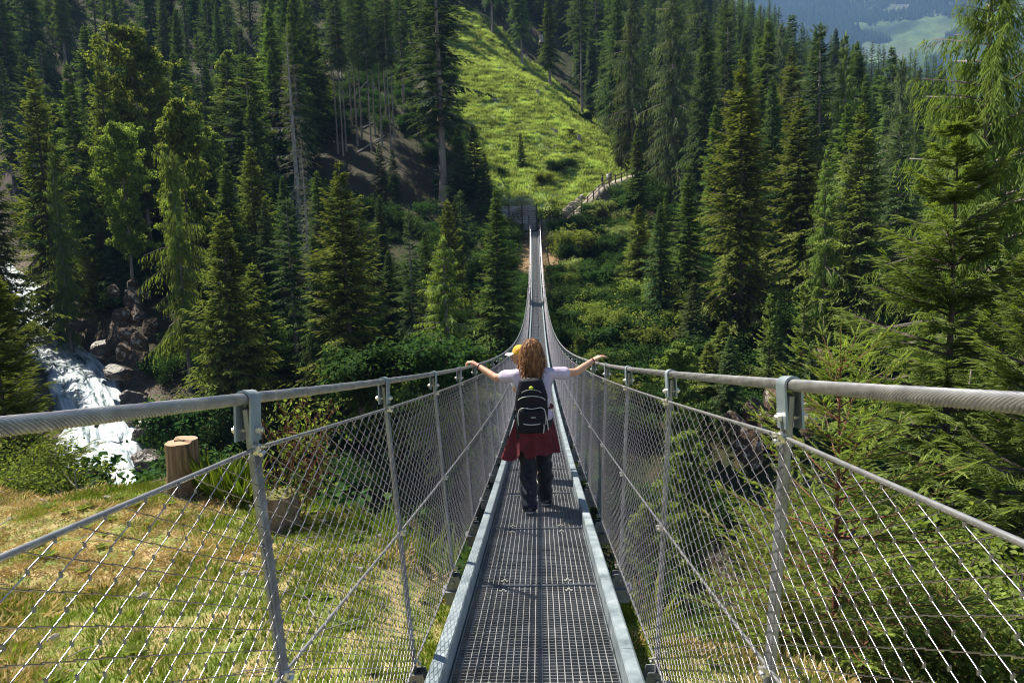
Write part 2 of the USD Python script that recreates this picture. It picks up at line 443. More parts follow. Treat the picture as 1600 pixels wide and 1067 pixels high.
_tp = TV[:, :2]
_jit = _tp + (np.stack([meshkit.fbm(TV / 4, 3, 21), meshkit.fbm(TV / 4, 3, 22)], 1) - .5) * 5
MEADOW_SIDE = np.array([(8, 104), (13, 104.5), (20, 116), (21, 130), (19, 146), (13, 162), (5, 180), (-6, 194), (-16.2, 190), (-11, 170), (-4.5, 158), (2.4, 146)], float)
m_meadow = np.maximum(poly_mask(_jit, MEADOW_POLY, .8), .8 * poly_mask(_jit, MEADOW_SIDE, 1.5))
_d, _s, _ = seg_dist(_tp, LIP)
m_near = sstep(1.2, -.4, _d * np.where(_s > 0, 1, -1)) * (np.hypot(px_, py_) < 60)
m_path = sstep(1.0, .6, seg_dist(_tp, PATH)[0])
_jd = np.hypot((_jit[:, 0] - .4) / 3.2, (_jit[:, 1] - 89) / 6.5)
m_scar = sstep(1.15, .8, _jd)
_jd = np.hypot((_jit[:, 0] + 20) / 11, (_jit[:, 1] - 104) / 9)
m_litter = np.maximum(sstep(1.2, .6, _jd), sstep(1.2, .7, np.hypot((_jit[:, 0] + 26.5) / 8, (_jit[:, 1] - 113) / 11)))
_river_d = seg_dist(_tp, RIVER, True)[0]
m_rock = np.clip(sstep(.95, 1.5, SLOPE) * (1 - m_near) + sstep(7.5, 4, _river_d) * .8, 0, 1) * (1 - m_meadow)
REGA = np.stack([m_meadow, m_near, m_rock], 1)
REGB = np.stack([m_path, np.maximum(m_scar, .0), m_litter], 1)


def ground_material():
    n = {'ra': ('attribute', {'attribute': 'region_a'}), 'rb': ('attribute', {'attribute': 'region_b'}),
         'sa': ('separate_color', {}), 'sb': ('separate_color', {}), 'g': ('geometry', {}),
         'n1': ('noise_texture', {'scale': .9, 'detail': 6.0, 'roughness': .65}), 'n2': ('noise_texture', {'scale': 5.5, 'detail': 5.0, 'roughness': .65}),
         'n3': ('noise_texture', {'scale': 26.0, 'detail': 4.0, 'roughness': .6}), 'v': ('voronoi_texture', {'scale': 1.1, 'detail': 2.0}),
         'forest': ('rgb_ramp', {'ramp': [(.32, (.018, .026, .010)), (.5, (.034, .040, .016)), (.62, (.060, .046, .026)), (.75, (.035, .055, .016))]}),
         'mead': ('rgb_ramp', {'ramp': [(.3, (.075, .120, .030)), (.44, (.14, .215, .058)), (.55, (.22, .29, .095)), (.64, (.27, .30, .13)), (.74, (.17, .125, .075))]}),
         'near': ('rgb_ramp', {'ramp': [(.30, (.10, .15, .030)), (.46, (.18, .21, .055)), (.54, (.30, .255, .105)), (.64, (.43, .32, .165)), (.76, (.24, .165, .085))]}),
         'rock': ('rgb_ramp', {'ramp': [(.25, (.035, .024, .017)), (.42, (.085, .055, .038)), (.55, (.12, .10, .085)), (.66, (.30, .28, .25)), (.75, (.06, .055, .025))]}),
         'path': ('rgb_ramp', {'ramp': [(.3, (.22, .19, .155)), (.7, (.38, .335, .28))]}),
         'scar': ('rgb_ramp', {'ramp': [(.3, (.20, .125, .065)), (.55, (.33, .225, .125)), (.7, (.15, .13, .05))]}),
         'litt': ('rgb_ramp', {'ramp': [(.3, (.034, .024, .019)), (.46, (.062, .042, .034)), (.54, (.032, .044, .018)), (.64, (.050, .060, .024)), (.74, (.11, .08, .065))]}),
         'p': ('principled_bsdf', {'roughness': .92, 'specular_ior_level': .15}),
         'bu': ('bump', {'strength': .7, 'distance': .06}), 'mx': ('math', {'math_type': 'multiply_add', 'value2': .5})}
    for k in range(6):
        n[f'c{k}'] = ('mix_color', {})
    l = [('ra.color', 'sa.color'), ('rb.color', 'sb.color'), ('g.position', 'n1.vector'), ('g.position', 'n2.vector'), ('g.position', 'n3.vector'),
         ('n1.fac', 'forest.fac'), ('n2.fac', 'mead.fac'), ('n2.fac', 'near.fac'), ('n2.fac', 'rock.fac'), ('n3.fac', 'path.fac'), ('n2.fac', 'scar.fac'), ('n2.fac', 'litt.fac'),
         ('forest.color', 'c0.a'), ('litt.color', 'c0.b'), ('sb.b', 'c0.fac'),
         ('c0.result', 'c1.a'), ('rock.color', 'c1.b'), ('sa.b', 'c1.fac'),
         ('c1.result', 'c2.a'), ('mead.color', 'c2.b'), ('sa.r', 'c2.fac'),
         ('c2.result', 'c3.a'), ('near.color', 'c3.b'), ('sa.g', 'c3.fac'),
         ('c3.result', 'c4.a'), ('scar.color', 'c4.b'), ('sb.g', 'c4.fac'),
         ('c4.result', 'c5.a'), ('path.color', 'c5.b'), ('sb.r', 'c5.fac'),
         ('c5.result', 'p.base_color'), ('n3.fac', 'mx.value1'), ('n2.fac', 'mx.value3'), ('mx.value', 'bu.height'), ('bu.normal', 'p.normal')]
    MAT['ground'] = usdkit.material(stage, '/World/Looks/ground', n, l, surface='p.BSDF')


ground_material()
obj('ground', (TV, TF), 'ground', smooth=True, attr={'region_a': REGA, 'region_b': REGB}, kind='structure')

# ------------------------------------------------------------------ far mountain
def far_mountain():
    az = np.radians(np.linspace(-25, 75, 230))
    rad = np.concatenate([np.linspace(270, 1000, 24), np.linspace(1015, 2100, 115)])
    A, R = np.meshgrid(az, rad, indexing='ij')
    x, y = R * np.sin(A), R * np.cos(A)
    q = np.stack([x, y, 0 * x], -1)
    up = np.clip((R - 850) / 1250, 0, 1)
    z = -75 + 20 * np.clip((R - 620) / 280, 0, 1) + 860 * up ** .9
    rid = np.abs(meshkit.fbm(q / 420, 4, 31) - .5) * 2
    z += up * (1 - rid) * 190 + (meshkit.fbm(q / 130, 4, 33) - .5) * 70 * (.25 + up) + (meshkit.fbm(q / 40, 3, 35) - .5) * 26 * (.2 + up) - 80 * up
    x, y, z = x * 2, y * 2, z * 2
    v = np.stack([x, y, z], -1)
    n_, m_ = x.shape
    i, j = np.meshgrid(np.arange(n_ - 1), np.arange(m_ - 1), indexing='ij')
    a = (i * m_ + j).ravel()
    f = np.vstack([np.stack([a, a + 1, a + m_ + 1], 1), np.stack([a, a + m_ + 1, a + m_], 1)])
    f = f[:, ::-1] if np.cross(v.reshape(-1, 3)[f[0, 1]] - v.reshape(-1, 3)[f[0, 0]], v.reshape(-1, 3)[f[0, 2]] - v.reshape(-1, 3)[f[0, 0]])[2] < 0 else f
    nn = {'g': ('geometry', {}), 'n': ('noise_texture', {'scale': .0042, 'detail': 7.0, 'roughness': .6}), 'n2': ('noise_texture', {'scale': .011, 'detail': 8.0, 'roughness': .7}),
          'sx': ('separate_xyz', {}), 'h': ('map_range', {'from_min': 700.0, 'from_max': 1300.0, 'to_min': 0.0, 'to_max': .16}), 'ad': ('math', {'math_type': 'add'}),
          'r': ('rgb_ramp', {'ramp': [(.36, (.022, .042, .020)), (.46, (.040, .070, .026)), (.56, (.090, .130, .042)), (.64, (.085, .088, .072)), (.72, (.20, .175, .16))]}),
          'r2': ('rgb_ramp', {'ramp': [(.35, (.6, .6, .6)), (.65, (1.25, 1.25, 1.25))]}), 'm': ('mix_color', {'blend_type': 'multiply', 'fac': 1.0}),
          'p': ('principled_bsdf', {'roughness': .95, 'specular_ior_level': .1})}
    ll = [('g.position', 'n.vector'), ('g.position', 'n2.vector'), ('g.position', 'sx.vector'), ('sx.z', 'h.value'), ('n.fac', 'ad.value1'), ('h.result', 'ad.value2'), ('ad.value', 'r.fac'),
          ('n2.fac', 'r2.fac'), ('r.color', 'm.a'), ('r2.color', 'm.b'), ('m.result', 'p.base_color')]
    MAT['mountain'] = usdkit.material(stage, '/World/Looks/mountain', nn, ll, surface='p.BSDF')
    obj('far_mountain', (v.reshape(-1, 3), f), 'mountain', smooth=True, kind='structure')
    return v.reshape(-1, 3), (x, y, z)


MTN, _mtn = far_mountain()
_mr = np.random.default_rng(77)
from scipy.spatial import cKDTree
_mt = cKDTree(MTN[:, :2])
_n = 90000
_aa = np.radians(_mr.uniform(10, 46, _n)); _rr = np.sqrt(_mr.uniform(1400 ** 2, 3900 ** 2, _n))
_q = np.stack([_rr * np.sin(_aa), _rr * np.cos(_aa)], 1)
_dens = meshkit.fbm(np.c_[_q / 330, np.zeros(_n)], 4, 41)
_hz = MTN[_mt.query(_q)[1], 2]
_keep = (_dens > .415 + np.clip((_hz - 640) / 2600, -.12, .3)) & (_hz < 1700)
FOREST_FAR = np.c_[_q[_keep], _hz[_keep]]

# ------------------------------------------------------------------ torrent
def torrent():
    t = np.linspace(0, len(RIVER) - 1, 700)
    k = np.arange(len(RIVER))
    from scipy.interpolate import CubicSpline, PchipInterpolator
    c = np.stack([PchipInterpolator(k, RIVER[:, i])(t) for i in range(3)], 1)
    T = nrm(np.gradient(c[:, :2], axis=0))
    N = np.stack([-T[:, 1], T[:, 0]], 1)
    w = np.linspace(-1, 1, 41)
    half = 2.35 + .8 * (meshkit.fbm(np.c_[t * 1.3, t * 0, t * 0], 2, 5) - .5) * 2
    P = np.concatenate([c[:, None, :2] + (w[None, :, None] * half[:, None, None]) * N[:, None], np.repeat(c[:, None, 2:], 41, 1)], -1)
    q = P.copy()
    s = np.repeat(np.cumsum(np.r_[0, np.linalg.norm(np.diff(c, axis=0), axis=1)])[:, None], 41, 1)
    uvw = np.stack([s * .35, w[None] * half[:, None] * 1.1, q[..., 2] * .3], -1)
    P[..., 2] += (meshkit.fbm(uvw, 3, 51) - .5) * 1.2 + (meshkit.fbm(uvw * [1.2, 4, 2], 3, 53) - .5) * .35 + .25 * (1 - w[None] ** 2)
    P[..., 2] -= .9 * np.clip(np.abs(w[None]) - .8, 0, 1) * 5 * .6
    i, j = np.meshgrid(np.arange(699), np.arange(40), indexing='ij')
    a = (i * 41 + j).ravel()
    f = np.vstack([np.stack([a, a + 41, a + 42], 1), np.stack([a, a + 42, a + 1], 1)])
    n = {'g': ('geometry', {}), 'a': ('attribute', {'attribute': 'flow'}),
         'n': ('noise_texture', {'scale': 1.0, 'detail': 6.0, 'roughness': .62, 'distortion': .6}), 'm': ('mapping', {'scale': (.20, 2.0, 1.0)}), 'm2': ('mapping', {'scale': (.8, 4.5, 1.0)}),
         'n2': ('noise_texture', {'scale': 2.4, 'detail': 5.0, 'roughness': .65}),
         'r': ('rgb_ramp', {'ramp': [(.33, (.035, .060, .070)), (.42, (.17, .23, .26)), (.50, (.42, .48, .52)), (.60, (.58, .63, .66)), (.75, (.70, .74, .76))]}),
         'rr': ('rgb_ramp', {'ramp': [(.35, (.12, .12, .12)), (.5, (.75, .75, .75))]}),
         'p': ('principled_bsdf', {'specular_ior_level': .5}), 'b': ('bump', {'strength': .6, 'distance': .10})}
    l = [('a.color', 'm.vector'), ('m.vector', 'n.vector'), ('a.color', 'm2.vector'), ('m2.vector', 'n2.vector'), ('n.fac', 'r.fac'), ('r.color', 'p.base_color'), ('n.fac', 'rr.fac'), ('rr.color', 'p.roughness'), ('n2.fac', 'b.height'), ('b.normal', 'p.normal')]
    MAT['white_water'] = usdkit.material(stage, '/World/Looks/white_water', n, l, surface='p.BSDF')
    flow = np.stack([s, w[None] * half[:, None], 0 * s], -1).reshape(-1, 3)
    obj('torrent_water', (P.reshape(-1, 3), f), 'white_water', smooth=True, attr={'flow': flow}, kind='structure')


torrent()
# ------------------------------------------------------------------ suspension footbridge
def build_bridge():
    B = tag(UsdGeom.Xform.Define(stage, free('/World', 'suspension_bridge')), 'long narrow steel suspension footbridge with wire mesh sides and grating deck', 'footbridge')
    XT, HR, XM, HM, XB, HB, WG = .668, 1.444, .655, 1.316, .592, .045, .40
    Y0 = 1.675
    posts = [Y0 + 1.5 * k for k in range(-2, 62)]
    posts = [y for y in posts if y < DECK_END + .5]
    ys = np.concatenate([np.arange(-1.4, 14, .1), np.arange(14, DECK_END + .8, .5)])

    def line(x, h, y):
        return np.stack([np.full_like(y, x), y, deck_z(y) + h], -1)

    def side_at(s, h, y):
        t = np.clip(h / HM, -.2, 1.2)
        return np.stack([s * (XB + (XM - XB) * t - .012) * np.ones_like(y), y, deck_z(y) + h], -1)

    for s in (-1, 1):
        # main handrail cable: wire strands near the camera, where they show, and one round rope beyond
        c = obj('handrail_cable', MB().tube(line(s * XT, HR, np.arange(4.4, DECK_END + .8, .5)), .0150, 12).out(), 'cable_steel', B, smooth=40)
        core = MB().tube(line(s * XT, HR, np.arange(-1.4, 4.5, .1)), .0118, 10)
        obj('rope_core', core.out(), 'cable_steel', c, smooth=40)
        yy = np.arange(-1.0, 4.45, .0075)
        ns = 13
        for k in range(ns):
            ph = 2 * np.pi * (k / ns) + s * 2 * np.pi * yy / .135
            p = line(s * XT, HR, yy)
            p[:, 0] += .0118 * np.cos(ph); p[:, 2] += .0118 * np.sin(ph)
            obj('strand', MB().tube(p, .0034, 5, caps=False).out(), 'cable_steel', c, smooth=True)
        obj('top_rope', MB().tube(line(s * XM, HM, ys) - np.c_[ys * 0, ys * 0, .055 * np.maximum(Y0 - ys, 0)], .0058, 7).out(), 'cable_steel', B, smooth=True)
        obj('middle_rope', MB().tube(line(s * (XB + (XM - XB) * .54), .712, ys), .0056, 7).out(), 'cable_steel', B, smooth=True)
        obj('bottom_rope', MB().tube(line(s * (XB - .008), HB, ys), .0055, 7).out(), 'cable_steel', B, smooth=True)
        obj('carrying_cable', MB().tube(line(s * .50, -.235, ys), .021, 8).out(), 'cable_steel', B, smooth=True)
        # hanger posts
        for y in posts:
            zd = float(deck_z(y))
            near = y < 12
            top = np.array([s * XT, y, zd + HR - .022]); bot = np.array([s * XB, y, zd - .035])
            ax = nrm(top - bot); xx = nrm(np.cross([0, 1.0, 0], ax)); R = np.stack([xx, [0, 1.0, 0], ax], 1)
            L = np.linalg.norm(top - bot)
            m = MB().box((top + bot) / 2, (.017, .042, L), R, bevel=.003 if near else 0)
            if near:
                m.box(bot * .62 + top * .38, (.009, .058, L * .76), R, bevel=.002)
            P = obj('post', m.out(), 'galvanised', B)
            # U-shaped clamp over the cable
            T = np.array([0, 1.0, float(-.1602 + .003868 * y)]); T /= np.linalg.norm(T)
            prof = [(-.022, -.105), (-.022, 0)]
            na = 8 if near else 4
            prof += [(-.022 * math.cos(a), .022 * math.sin(a)) for a in np.linspace(0, np.pi, na + 1)[1:-1]]
            prof += [(.022, 0), (.022, -.105)]
            inn = [(.0165 * (1 if a > 0 else -1), b) if b <= 0 else (a * .75, b * .75) for a, b in prof]
            N2 = np.array([0, -T[2], T[1]])
            c0 = np.array([s * XT, y, zd + HR])
            rings = []
            for off in (-.030, .030):
                for pr in (prof, inn):
                    rings.append(np.array([c0 + np.array([a, 0, 0]) + T * off + N2 * b for a, b in pr]))
            n = len(prof); v = np.vstack(rings); f = []
            for i in range(n - 1):
                f += [[i, i + 1, n + i + 1, n + i], [2 * n + i, 3 * n + i, 3 * n + i + 1, 2 * n + i + 1], [i, 2 * n + i, 2 * n + i + 1, i + 1], [n + i, n + i + 1, 3 * n + i + 1, 3 * n + i]]
            f += [[0, n, 3 * n, 2 * n], [n - 1, 3 * n - 1, 4 * n - 1, 2 * n - 1]]
            obj('clamp', (v, np.array(f)), 'galvanised_plate', P, smooth=35 if near else False)
            bo = MB()
            cb = c0 + N2 * -.078
            bo.tube([cb - [.040, 0, 0], cb + [.040, 0, 0]], .006, 6)
            bo.tube([cb - [.034, 0, 0], cb - [.0225, 0, 0]], .012, 6)
            bo.tube([cb + [.0225, 0, 0], cb + [.034, 0, 0]], .012, 6)
            obj('bolt', bo.out(), 'bolt_zinc', P)
            if y < 20:
                for h, xr in ((HM, XM), (.712, XB + (XM - XB) * .54), (HB, XB - .008)):
                    g = MB()
                    q = np.array([s * xr - s * .004, y - .012, zd + h])
                    g.box(q, (.026, .016, .030), bevel=.004)
                    g.tube([q + [-s * .016, -.011, -.010], q + [-s * .016, .011, -.010]], .006, 6)
                    g.tube([q + [-s * .016, -.004, .010], q + [-s * .028, -.004, .010]], .0055, 6)
                    obj('rope_grip', g.out(), 'bolt_zinc', P)
            # foot bracket bolted on the end of the cross beam
            fb = MB()
            for oy in (-.034, .034):
                pts = np.array([(s * (XB - .085), y + oy + d, zd + h) for d in (-.004, .004) for h in (-.115,)] + [(s * (XB + .05), y + oy + d, zd - .115) for d in (-.004, .004)]
                               + [(s * (XB - .045), y + oy + d, zd - .005) for d in (-.004, .004)] + [(s * (XB + .025), y + oy + d, zd - .005) for d in (-.004, .004)])
                fb.mesh(manifold3d.Manifold.hull_points(pts))
            fb.tube([(s * XB, y - .055, zd - .05), (s * XB, y + .055, zd - .05)], .011, 6)
            obj('foot_bracket', fb.out(), 'galvanised', P)
    # mesh panels: crossing wires, bound where they meet
    dy, dh = .0575, .0268
    nl = int(round((HM - HB) / dh)); dh = (HM - HB) / nl
    rng = np.random.default_rng(5)
    for s in (-1, 1):
        for a, b in zip(posts[:-1], posts[1:]):
            ncol = 26
            near = a < 10
            m = MB()
            A_, B_, rr = [], [], []
            for fam in (1, -1):
                i0 = np.arange(-nl, ncol + nl + 1, 1)
                i0 = i0[(i0 % 2) == 0] if fam == 1 else i0[((i0 + nl) % 2) == 0]
                for i in i0:  # the wire runs from column i at the bottom to column i + fam * nl at the top
                    j = np.arange(nl + 1)
                    col = i + fam * j
                    ok = (col >= 0) & (col <= ncol)
                    if ok.sum() < 2:
                        continue
                    jj = j[ok]; cc = col[ok]
                    step = 1 if near else 4
                    idx = np.unique(np.r_[np.arange(0, len(jj), step), len(jj) - 1])
                    y = a + (b - a) * cc[idx] / ncol
                    h = HB + dh * jj[idx]
                    wob = .004 if near else 0
                    if near:
                        h = h + wob * (meshkit.noise(np.c_[y * 6, h * 6, y * 0 + s], 3) - .5)
                        y = y + .010 * (meshkit.noise(np.c_[y * 4, h * 4, y * 0 + s], 7) - .5)
                    t = np.clip(h / HM, 0, 1.2)
                    p = np.stack([s * (XB + (XM - XB) * t - .013 - .006 * np.sin(np.pi * (y - a) / (b - a))), y, deck_z(y) + h], 1)
                    p[:, 2] -= .055 * np.maximum(Y0 - y, 0) * h / HM
                    if near:  # each wire jogs at its ferrule
                        q = np.repeat(p, 2, 0)
                        q[0::2, 2], q[1::2, 2] = p[:, 2] - fam * .0022, p[:, 2] + fam * .0022
                        q[0::2, 1] -= .0018; q[1::2, 1] += .0018
                        p = q[1:-1] if len(q) > 2 else q
                    A_.append(p[:-1]); B_.append(p[1:])
            A_, B_ = np.vstack(A_), np.vstack(B_)
            m.bars(A_, B_, .00115, 6 if a < 4 else 4)
            N = obj('net_panel', m.out(), 'wire_steel', B, smooth=True)
            if a < 9:
                ci, cj = np.meshgrid(np.arange(ncol), np.arange(nl + 1), indexing='ij')
                k = (ci + cj) % 2 == 0
                y = a + (b - a) * ci[k] / ncol; h = HB + dh * cj[k]
                h = h + .004 * (meshkit.noise(np.c_[y * 6, h * 6, y * 0 + s], 3) - .5)
                y = y + .010 * (meshkit.noise(np.c_[y * 4, h * 4, y * 0 + s], 7) - .5)
                p = np.stack([s * (XB + (XM - XB) * np.clip(h / HM, 0, 1.2) - .013 - .006 * np.sin(np.pi * (y - a) / (b - a))), y, deck_z(y) + h], 1)
                p[:, 2] -= .055 * np.maximum(Y0 - y, 0) * h / HM
                obj('ferrule', MB().bars(p - [0, 0, .0042], p + [0, 0, .0042], .0030, 6).out(), 'ferrule', N, kind='stuff')
    # deck: beams, gratings and kick plates
    YJ = 4.40
    joints = [YJ + 1.5 * k for k in range(-3, 60)]
    joints = [y for y in joints if y < DECK_END + 1]
    for y in [q for q in posts if q > -1]:
        obj('cross_beam', MB().box((0, y, float(deck_z(y)) - .165), (1.30, .09, .10), bevel=.006).box((0, y, float(deck_z(y)) - .112), (1.34, .12, .008)).out(), 'galvanised', B)
    for k, (a, b) in enumerate(zip(joints[:-1], joints[1:])):
        za, zb = float(deck_z(a)), float(deck_z(b))
        L = math.hypot(b - a, zb - za)
        T = np.array([0, (b - a) / L, (zb - za) / L]); N = np.array([0, -T[2], T[1]]); R = np.stack([[1.0, 0, 0], T, N], 1)
        o = np.array([0, a, za])
        m = MB()
        far = a > 32
        nb = 22 if far else 44
        for i in range(1, nb):
            m.box(o + T * (L * i / nb) + N * -.017, (2 * WG - .01, .0030 if not far else .006, .030), R)
        nr = 22
        xs = np.linspace(-WG, WG, nr + 1)[1:-1]
        m.bars(np.array([o + T * .008 + N * -.004 + [x, 0, 0] for x in xs]), np.array([o + T * (L - .008) + N * -.004 + [x, 0, 0] for x in xs]), .0030, 4)
        fr = MB()
        for x in (-WG, WG):
            fr.box(o + T * L / 2 + N * -.013 + [x, 0, 0], (.0055, L - .016, .036), R)
        for t in (.010, L - .010):
            fr.box(o + T * t + N * -.012, (2 * WG + .008, .006, .038), R)
        G = obj('grating_panel', m.out(), 'grating_steel', B)
        obj('edge_frame', fr.out(), 'galvanised', G, kind='stuff')
        if a < 14:
            c = MB()
            for t in (.10, L - .10):
                for x in (-.215, .215):
                    q = o + T * t + N * .004 + [x, 0, 0]
                    c.box(q, (.052, .010, .004), R).box(q + T * .017, (.018, .026, .004), R).box(q - T * .012 + [.016, 0, 0], (.012, .022, .004), R).box(q - T * .012 - [.016, 0, 0], (.012, .022, .004), R)
                    c.tube([q - N * .01, q + N * .007], .006, 6)
            obj('clip', c.out(), 'bolt_zinc', G)
    for s in (-1, 1):
        for y in posts:
            a, b = y - .055, y + 1.5 - .060
            if b < .3 or b > DECK_END + .6:
                continue
            za, zb = float(deck_z(a)), float(deck_z(b))
            L = math.hypot(b - a, zb - za)
            T = np.array([0, (b - a) / L, (zb - za) / L]); N = np.array([0, -T[2], T[1]])
            prof = [(.412, -.10), (.412, .108), (.418, .116), (.472, .116), (.480, .110), (.497, .060), (.497, .054), (.492, .054), (.476, .104), (.470, .111), (.420, .111), (.417, .106), (.417, -.10)]
            if a > 30:
                prof = [(.412, -.10), (.412, .116), (.474, .116), (.497, .055), (.490, .055), (.470, .111), (.417, .111), (.417, -.10)]
            n = len(prof)
            v = np.array([np.array([s * x, a, za]) + N * h + T * t for t in (0, L) for x, h in prof])
            f = [[i, (i + 1) % n, n + (i + 1) % n, n + i] for i in range(n)]
            tri = np.array([[q[0], q[1], q[2]] for q in f] + [[q[0], q[2], q[3]] for q in f])
            poly = trimesh.creation.triangulate_polygon(__import__('shapely').geometry.Polygon(prof), engine='earcut')
            cap = np.asarray(poly[1])
            if len(poly[0]) == n:
                lut = [int(np.argmin(np.linalg.norm(np.array(prof) - p, axis=1))) for p in poly[0]]
                cap = np.array(lut)[cap]
                tri = np.vstack([tri, cap[:, ::-1], cap + n])
            obj('kick_plate', (v, tri), 'galvanised_plate', B)
    return B


build_bridge()
# ------------------------------------------------------------------ trees
def blades(p, d, n, l, w, tip0, tip1, bend=0.0):
    """Leaf-sized lozenges: base p, direction d, upper side n, length l, width w; tip0/tip1 = how young base and point are."""
    d = nrm(d); s = nrm(np.cross(d, n))
    n = nrm(np.cross(s, d))
    l = np.broadcast_to(l, len(p))[:, None]; w = np.broadcast_to(w, len(p))[:, None]
    mid = p + d * l * .45 + n * l * bend
    v = np.stack([p, mid + s * w / 2, p + d * l, mid - s * w / 2], 1)
    t = np.stack([np.broadcast_to(tip0, len(p)), (np.broadcast_to(tip0, len(p)) + np.broadcast_to(tip1, len(p))) / 2, np.broadcast_to(tip1, len(p)), (np.broadcast_to(tip0, len(p)) + np.broadcast_to(tip1, len(p))) / 2], 1)
    k = np.arange(len(p)) * 4
    f = np.vstack([np.stack([k, k + 1, k + 2], 1), np.stack([k, k + 2, k + 3], 1)])
    return v.reshape(-1, 3), f, t.ravel()


def joined(parts):
    n, V, F, T = 0, [], [], []
    for v, f, t in parts:
        V.append(v); F.append(f + n); T.append(t); n += len(v)
    return np.vstack(V), np.vstack(F), np.concatenate(T)


def trunk_mesh(r, H, rad, wob=.12, n=9, k=14, lean=(0, 0), flare=1.5):
    z = np.linspace(0, 1, k)
    x = np.cumsum(r.normal(0, wob / k, k)) + lean[0] * z; y = np.cumsum(r.normal(0, wob / k, k)) + lean[1] * z
    x -= x[0]; y -= y[0]
    pts = np.stack([x, y, z * H - .4 * (z == 0)], 1)
    rr = rad * (1 - z * .985) ** .85 * (1 + (flare - 1) * np.exp(-z * 28))
    rr = np.maximum(rr, .004 if H < 6 else .012)
    return MB().tube(pts, rr, n).out(), pts


def conifer(seed, H, R, base=.08, nwh=44, per=6, ntw=12, nsub=4, e_top=35, e_bot=-12, droop=.35, up=.18, twl=.50, hang=.25, w=.40, dead=.0, shape=.8, ragged=.3, sub_l=.30, lean=(0, 0), gaps=0.0, trad=None, one_side=None, bw=1.0):
    r = np.random.default_rng(seed)
    (tv, tf), tp = trunk_mesh(r, H, trad or H * .0125 + .03, lean=lean)
    t = (np.arange(nwh) + r.uniform(-.35, .35, nwh)) / nwh
    t = np.clip(t, 0, .995)
    tb = np.repeat(t, per); N = len(tb)
    tb = np.clip(tb + r.normal(0, .25 / nwh, N), 0, .995)
    zb = H * (base + (1 - base) * tb)
    prof = (1 - tb) ** shape * np.minimum(1, .62 + tb * 3.2)
    az = r.uniform(0, 2 * np.pi, N)
    az = np.where(np.arange(N) % per >= 0, (np.arange(N) % per) * 2 * np.pi / per + r.uniform(-.55, .55, N) + np.repeat(r.uniform(0, 6.28, nwh), per), az)
    lob = 1 + .28 * np.sin(az * 2 + r.uniform(0, 6)) * r.uniform(.3, 1) + .2 * np.sin(tb * 17 + az * 3)
    L = R * prof * lob * r.uniform(1 - ragged, 1 + ragged * .6, N) + .12 + .05 * R * (1 - tb)
    if gaps:
        g = meshkit.noise(np.c_[tb * 7, np.cos(az) * 1.3, np.sin(az) * 1.3 + seed]) < gaps
        L = np.where(g, L * .35, L)
    if one_side is not None:
        L *= 1 + .45 * np.cos(az - one_side)
    e = np.radians(e_bot + (e_top - e_bot) * tb ** 1.6 + r.normal(0, 6, N))
    o = np.stack([np.interp(zb / H, tp[:, 2] / H, tp[:, 0]), np.interp(zb / H, tp[:, 2] / H, tp[:, 1]), zb], 1)
    out = np.stack([np.cos(az), np.sin(az), 0 * az], 1); lat = np.stack([-np.sin(az), np.cos(az), 0 * az], 1)
    dr = droop * (1 - tb) * r.uniform(.7, 1.4, N); upc = up * (1 - tb * .5) * r.uniform(.5, 1.5, N)

    def axis_pt(s):  # s (N, k)
        return o[:, None] + out[:, None] * (L[:, None] * s * np.cos(e)[:, None])[..., None] + np.array([0, 0, 1.0]) * (L[:, None] * (np.sin(e)[:, None] * s - dr[:, None] * s ** 2 + upc[:, None] * s ** 3.5))[..., None]

    # twigs
    sj = (np.arange(ntw) + .5) / ntw
    s = np.clip(.10 + .90 * sj[None] + r.uniform(-.4, .4, (N, ntw)) / ntw, .05, 1)
    P = axis_pt(s); Pd = nrm(axis_pt(np.minimum(s + .03, 1.03)) - P)
    side = np.where((np.arange(ntw) % 2)[None] == 0, 1, -1) * np.ones((N, 1))
    fw = r.uniform(.35, .95, (N, ntw))
    D = nrm(Pd * fw[..., None] + lat[:, None] * side[..., None] * (1.15 - fw)[..., None] + np.array([0, 0, -1.0]) * (hang * r.uniform(.4, 1.5, (N, ntw)))[..., None])
    tl = twl * (L[:, None] ** .55) * (1.05 - .62 * s) * r.uniform(.65, 1.3, (N, ntw))
    tl = np.minimum(tl, L[:, None] * .8 + .1)
    keep = (r.uniform(0, 1, (N, ntw)) > dead)
    P, D, tl, ss = P[keep], D[keep], tl[keep], s[keep]
    # sub sprays along the twigs
    u = (np.arange(nsub) + .35) / nsub
    uu = np.repeat(u[None], len(P), 0) + r.uniform(-.2, .2, (len(P), nsub)) / nsub
    sidev = nrm(np.cross(D, [0, 0, 1.0]) + 1e-6)
    up_ = nrm(np.cross(sidev, D))
    q = P[:, None] + D[:, None] * (tl[:, None] * uu)[..., None] - np.array([0, 0, 1.0]) * (tl[:, None] * hang * .5 * uu ** 2)[..., None]
    sg = np.where((np.arange(nsub) % 2)[None] == 0, 1, -1) * r.uniform(.15, .95, (len(P), nsub))
    dd = D[:, None] + sidev[:, None] * sg[..., None] + np.array([0, 0, -1.0]) * (hang * r.uniform(0, 1.2, (len(P), nsub)))[..., None]
    nn = up_[:, None] + sidev[:, None] * r.normal(0, .55, (len(P), nsub, 1)) + r.normal(0, .2, (len(P), nsub, 3))
    sl = np.maximum(tl[:, None] * sub_l * r.uniform(1.1, 2.2, (len(P), nsub)), .10)
    young = np.clip(ss[:, None] * .55 + uu * .45, 0, 1) ** 1.5
    A = blades(q.reshape(-1, 3), dd.reshape(-1, 3), nn.reshape(-1, 3), sl.ravel(), (sl * w).ravel(), (young * .25).ravel(), (young * r.uniform(.55, 1.1, young.shape)).ravel(), -.05)
    m = nrm(up_ + r.normal(0, .4, (len(P), 3)))
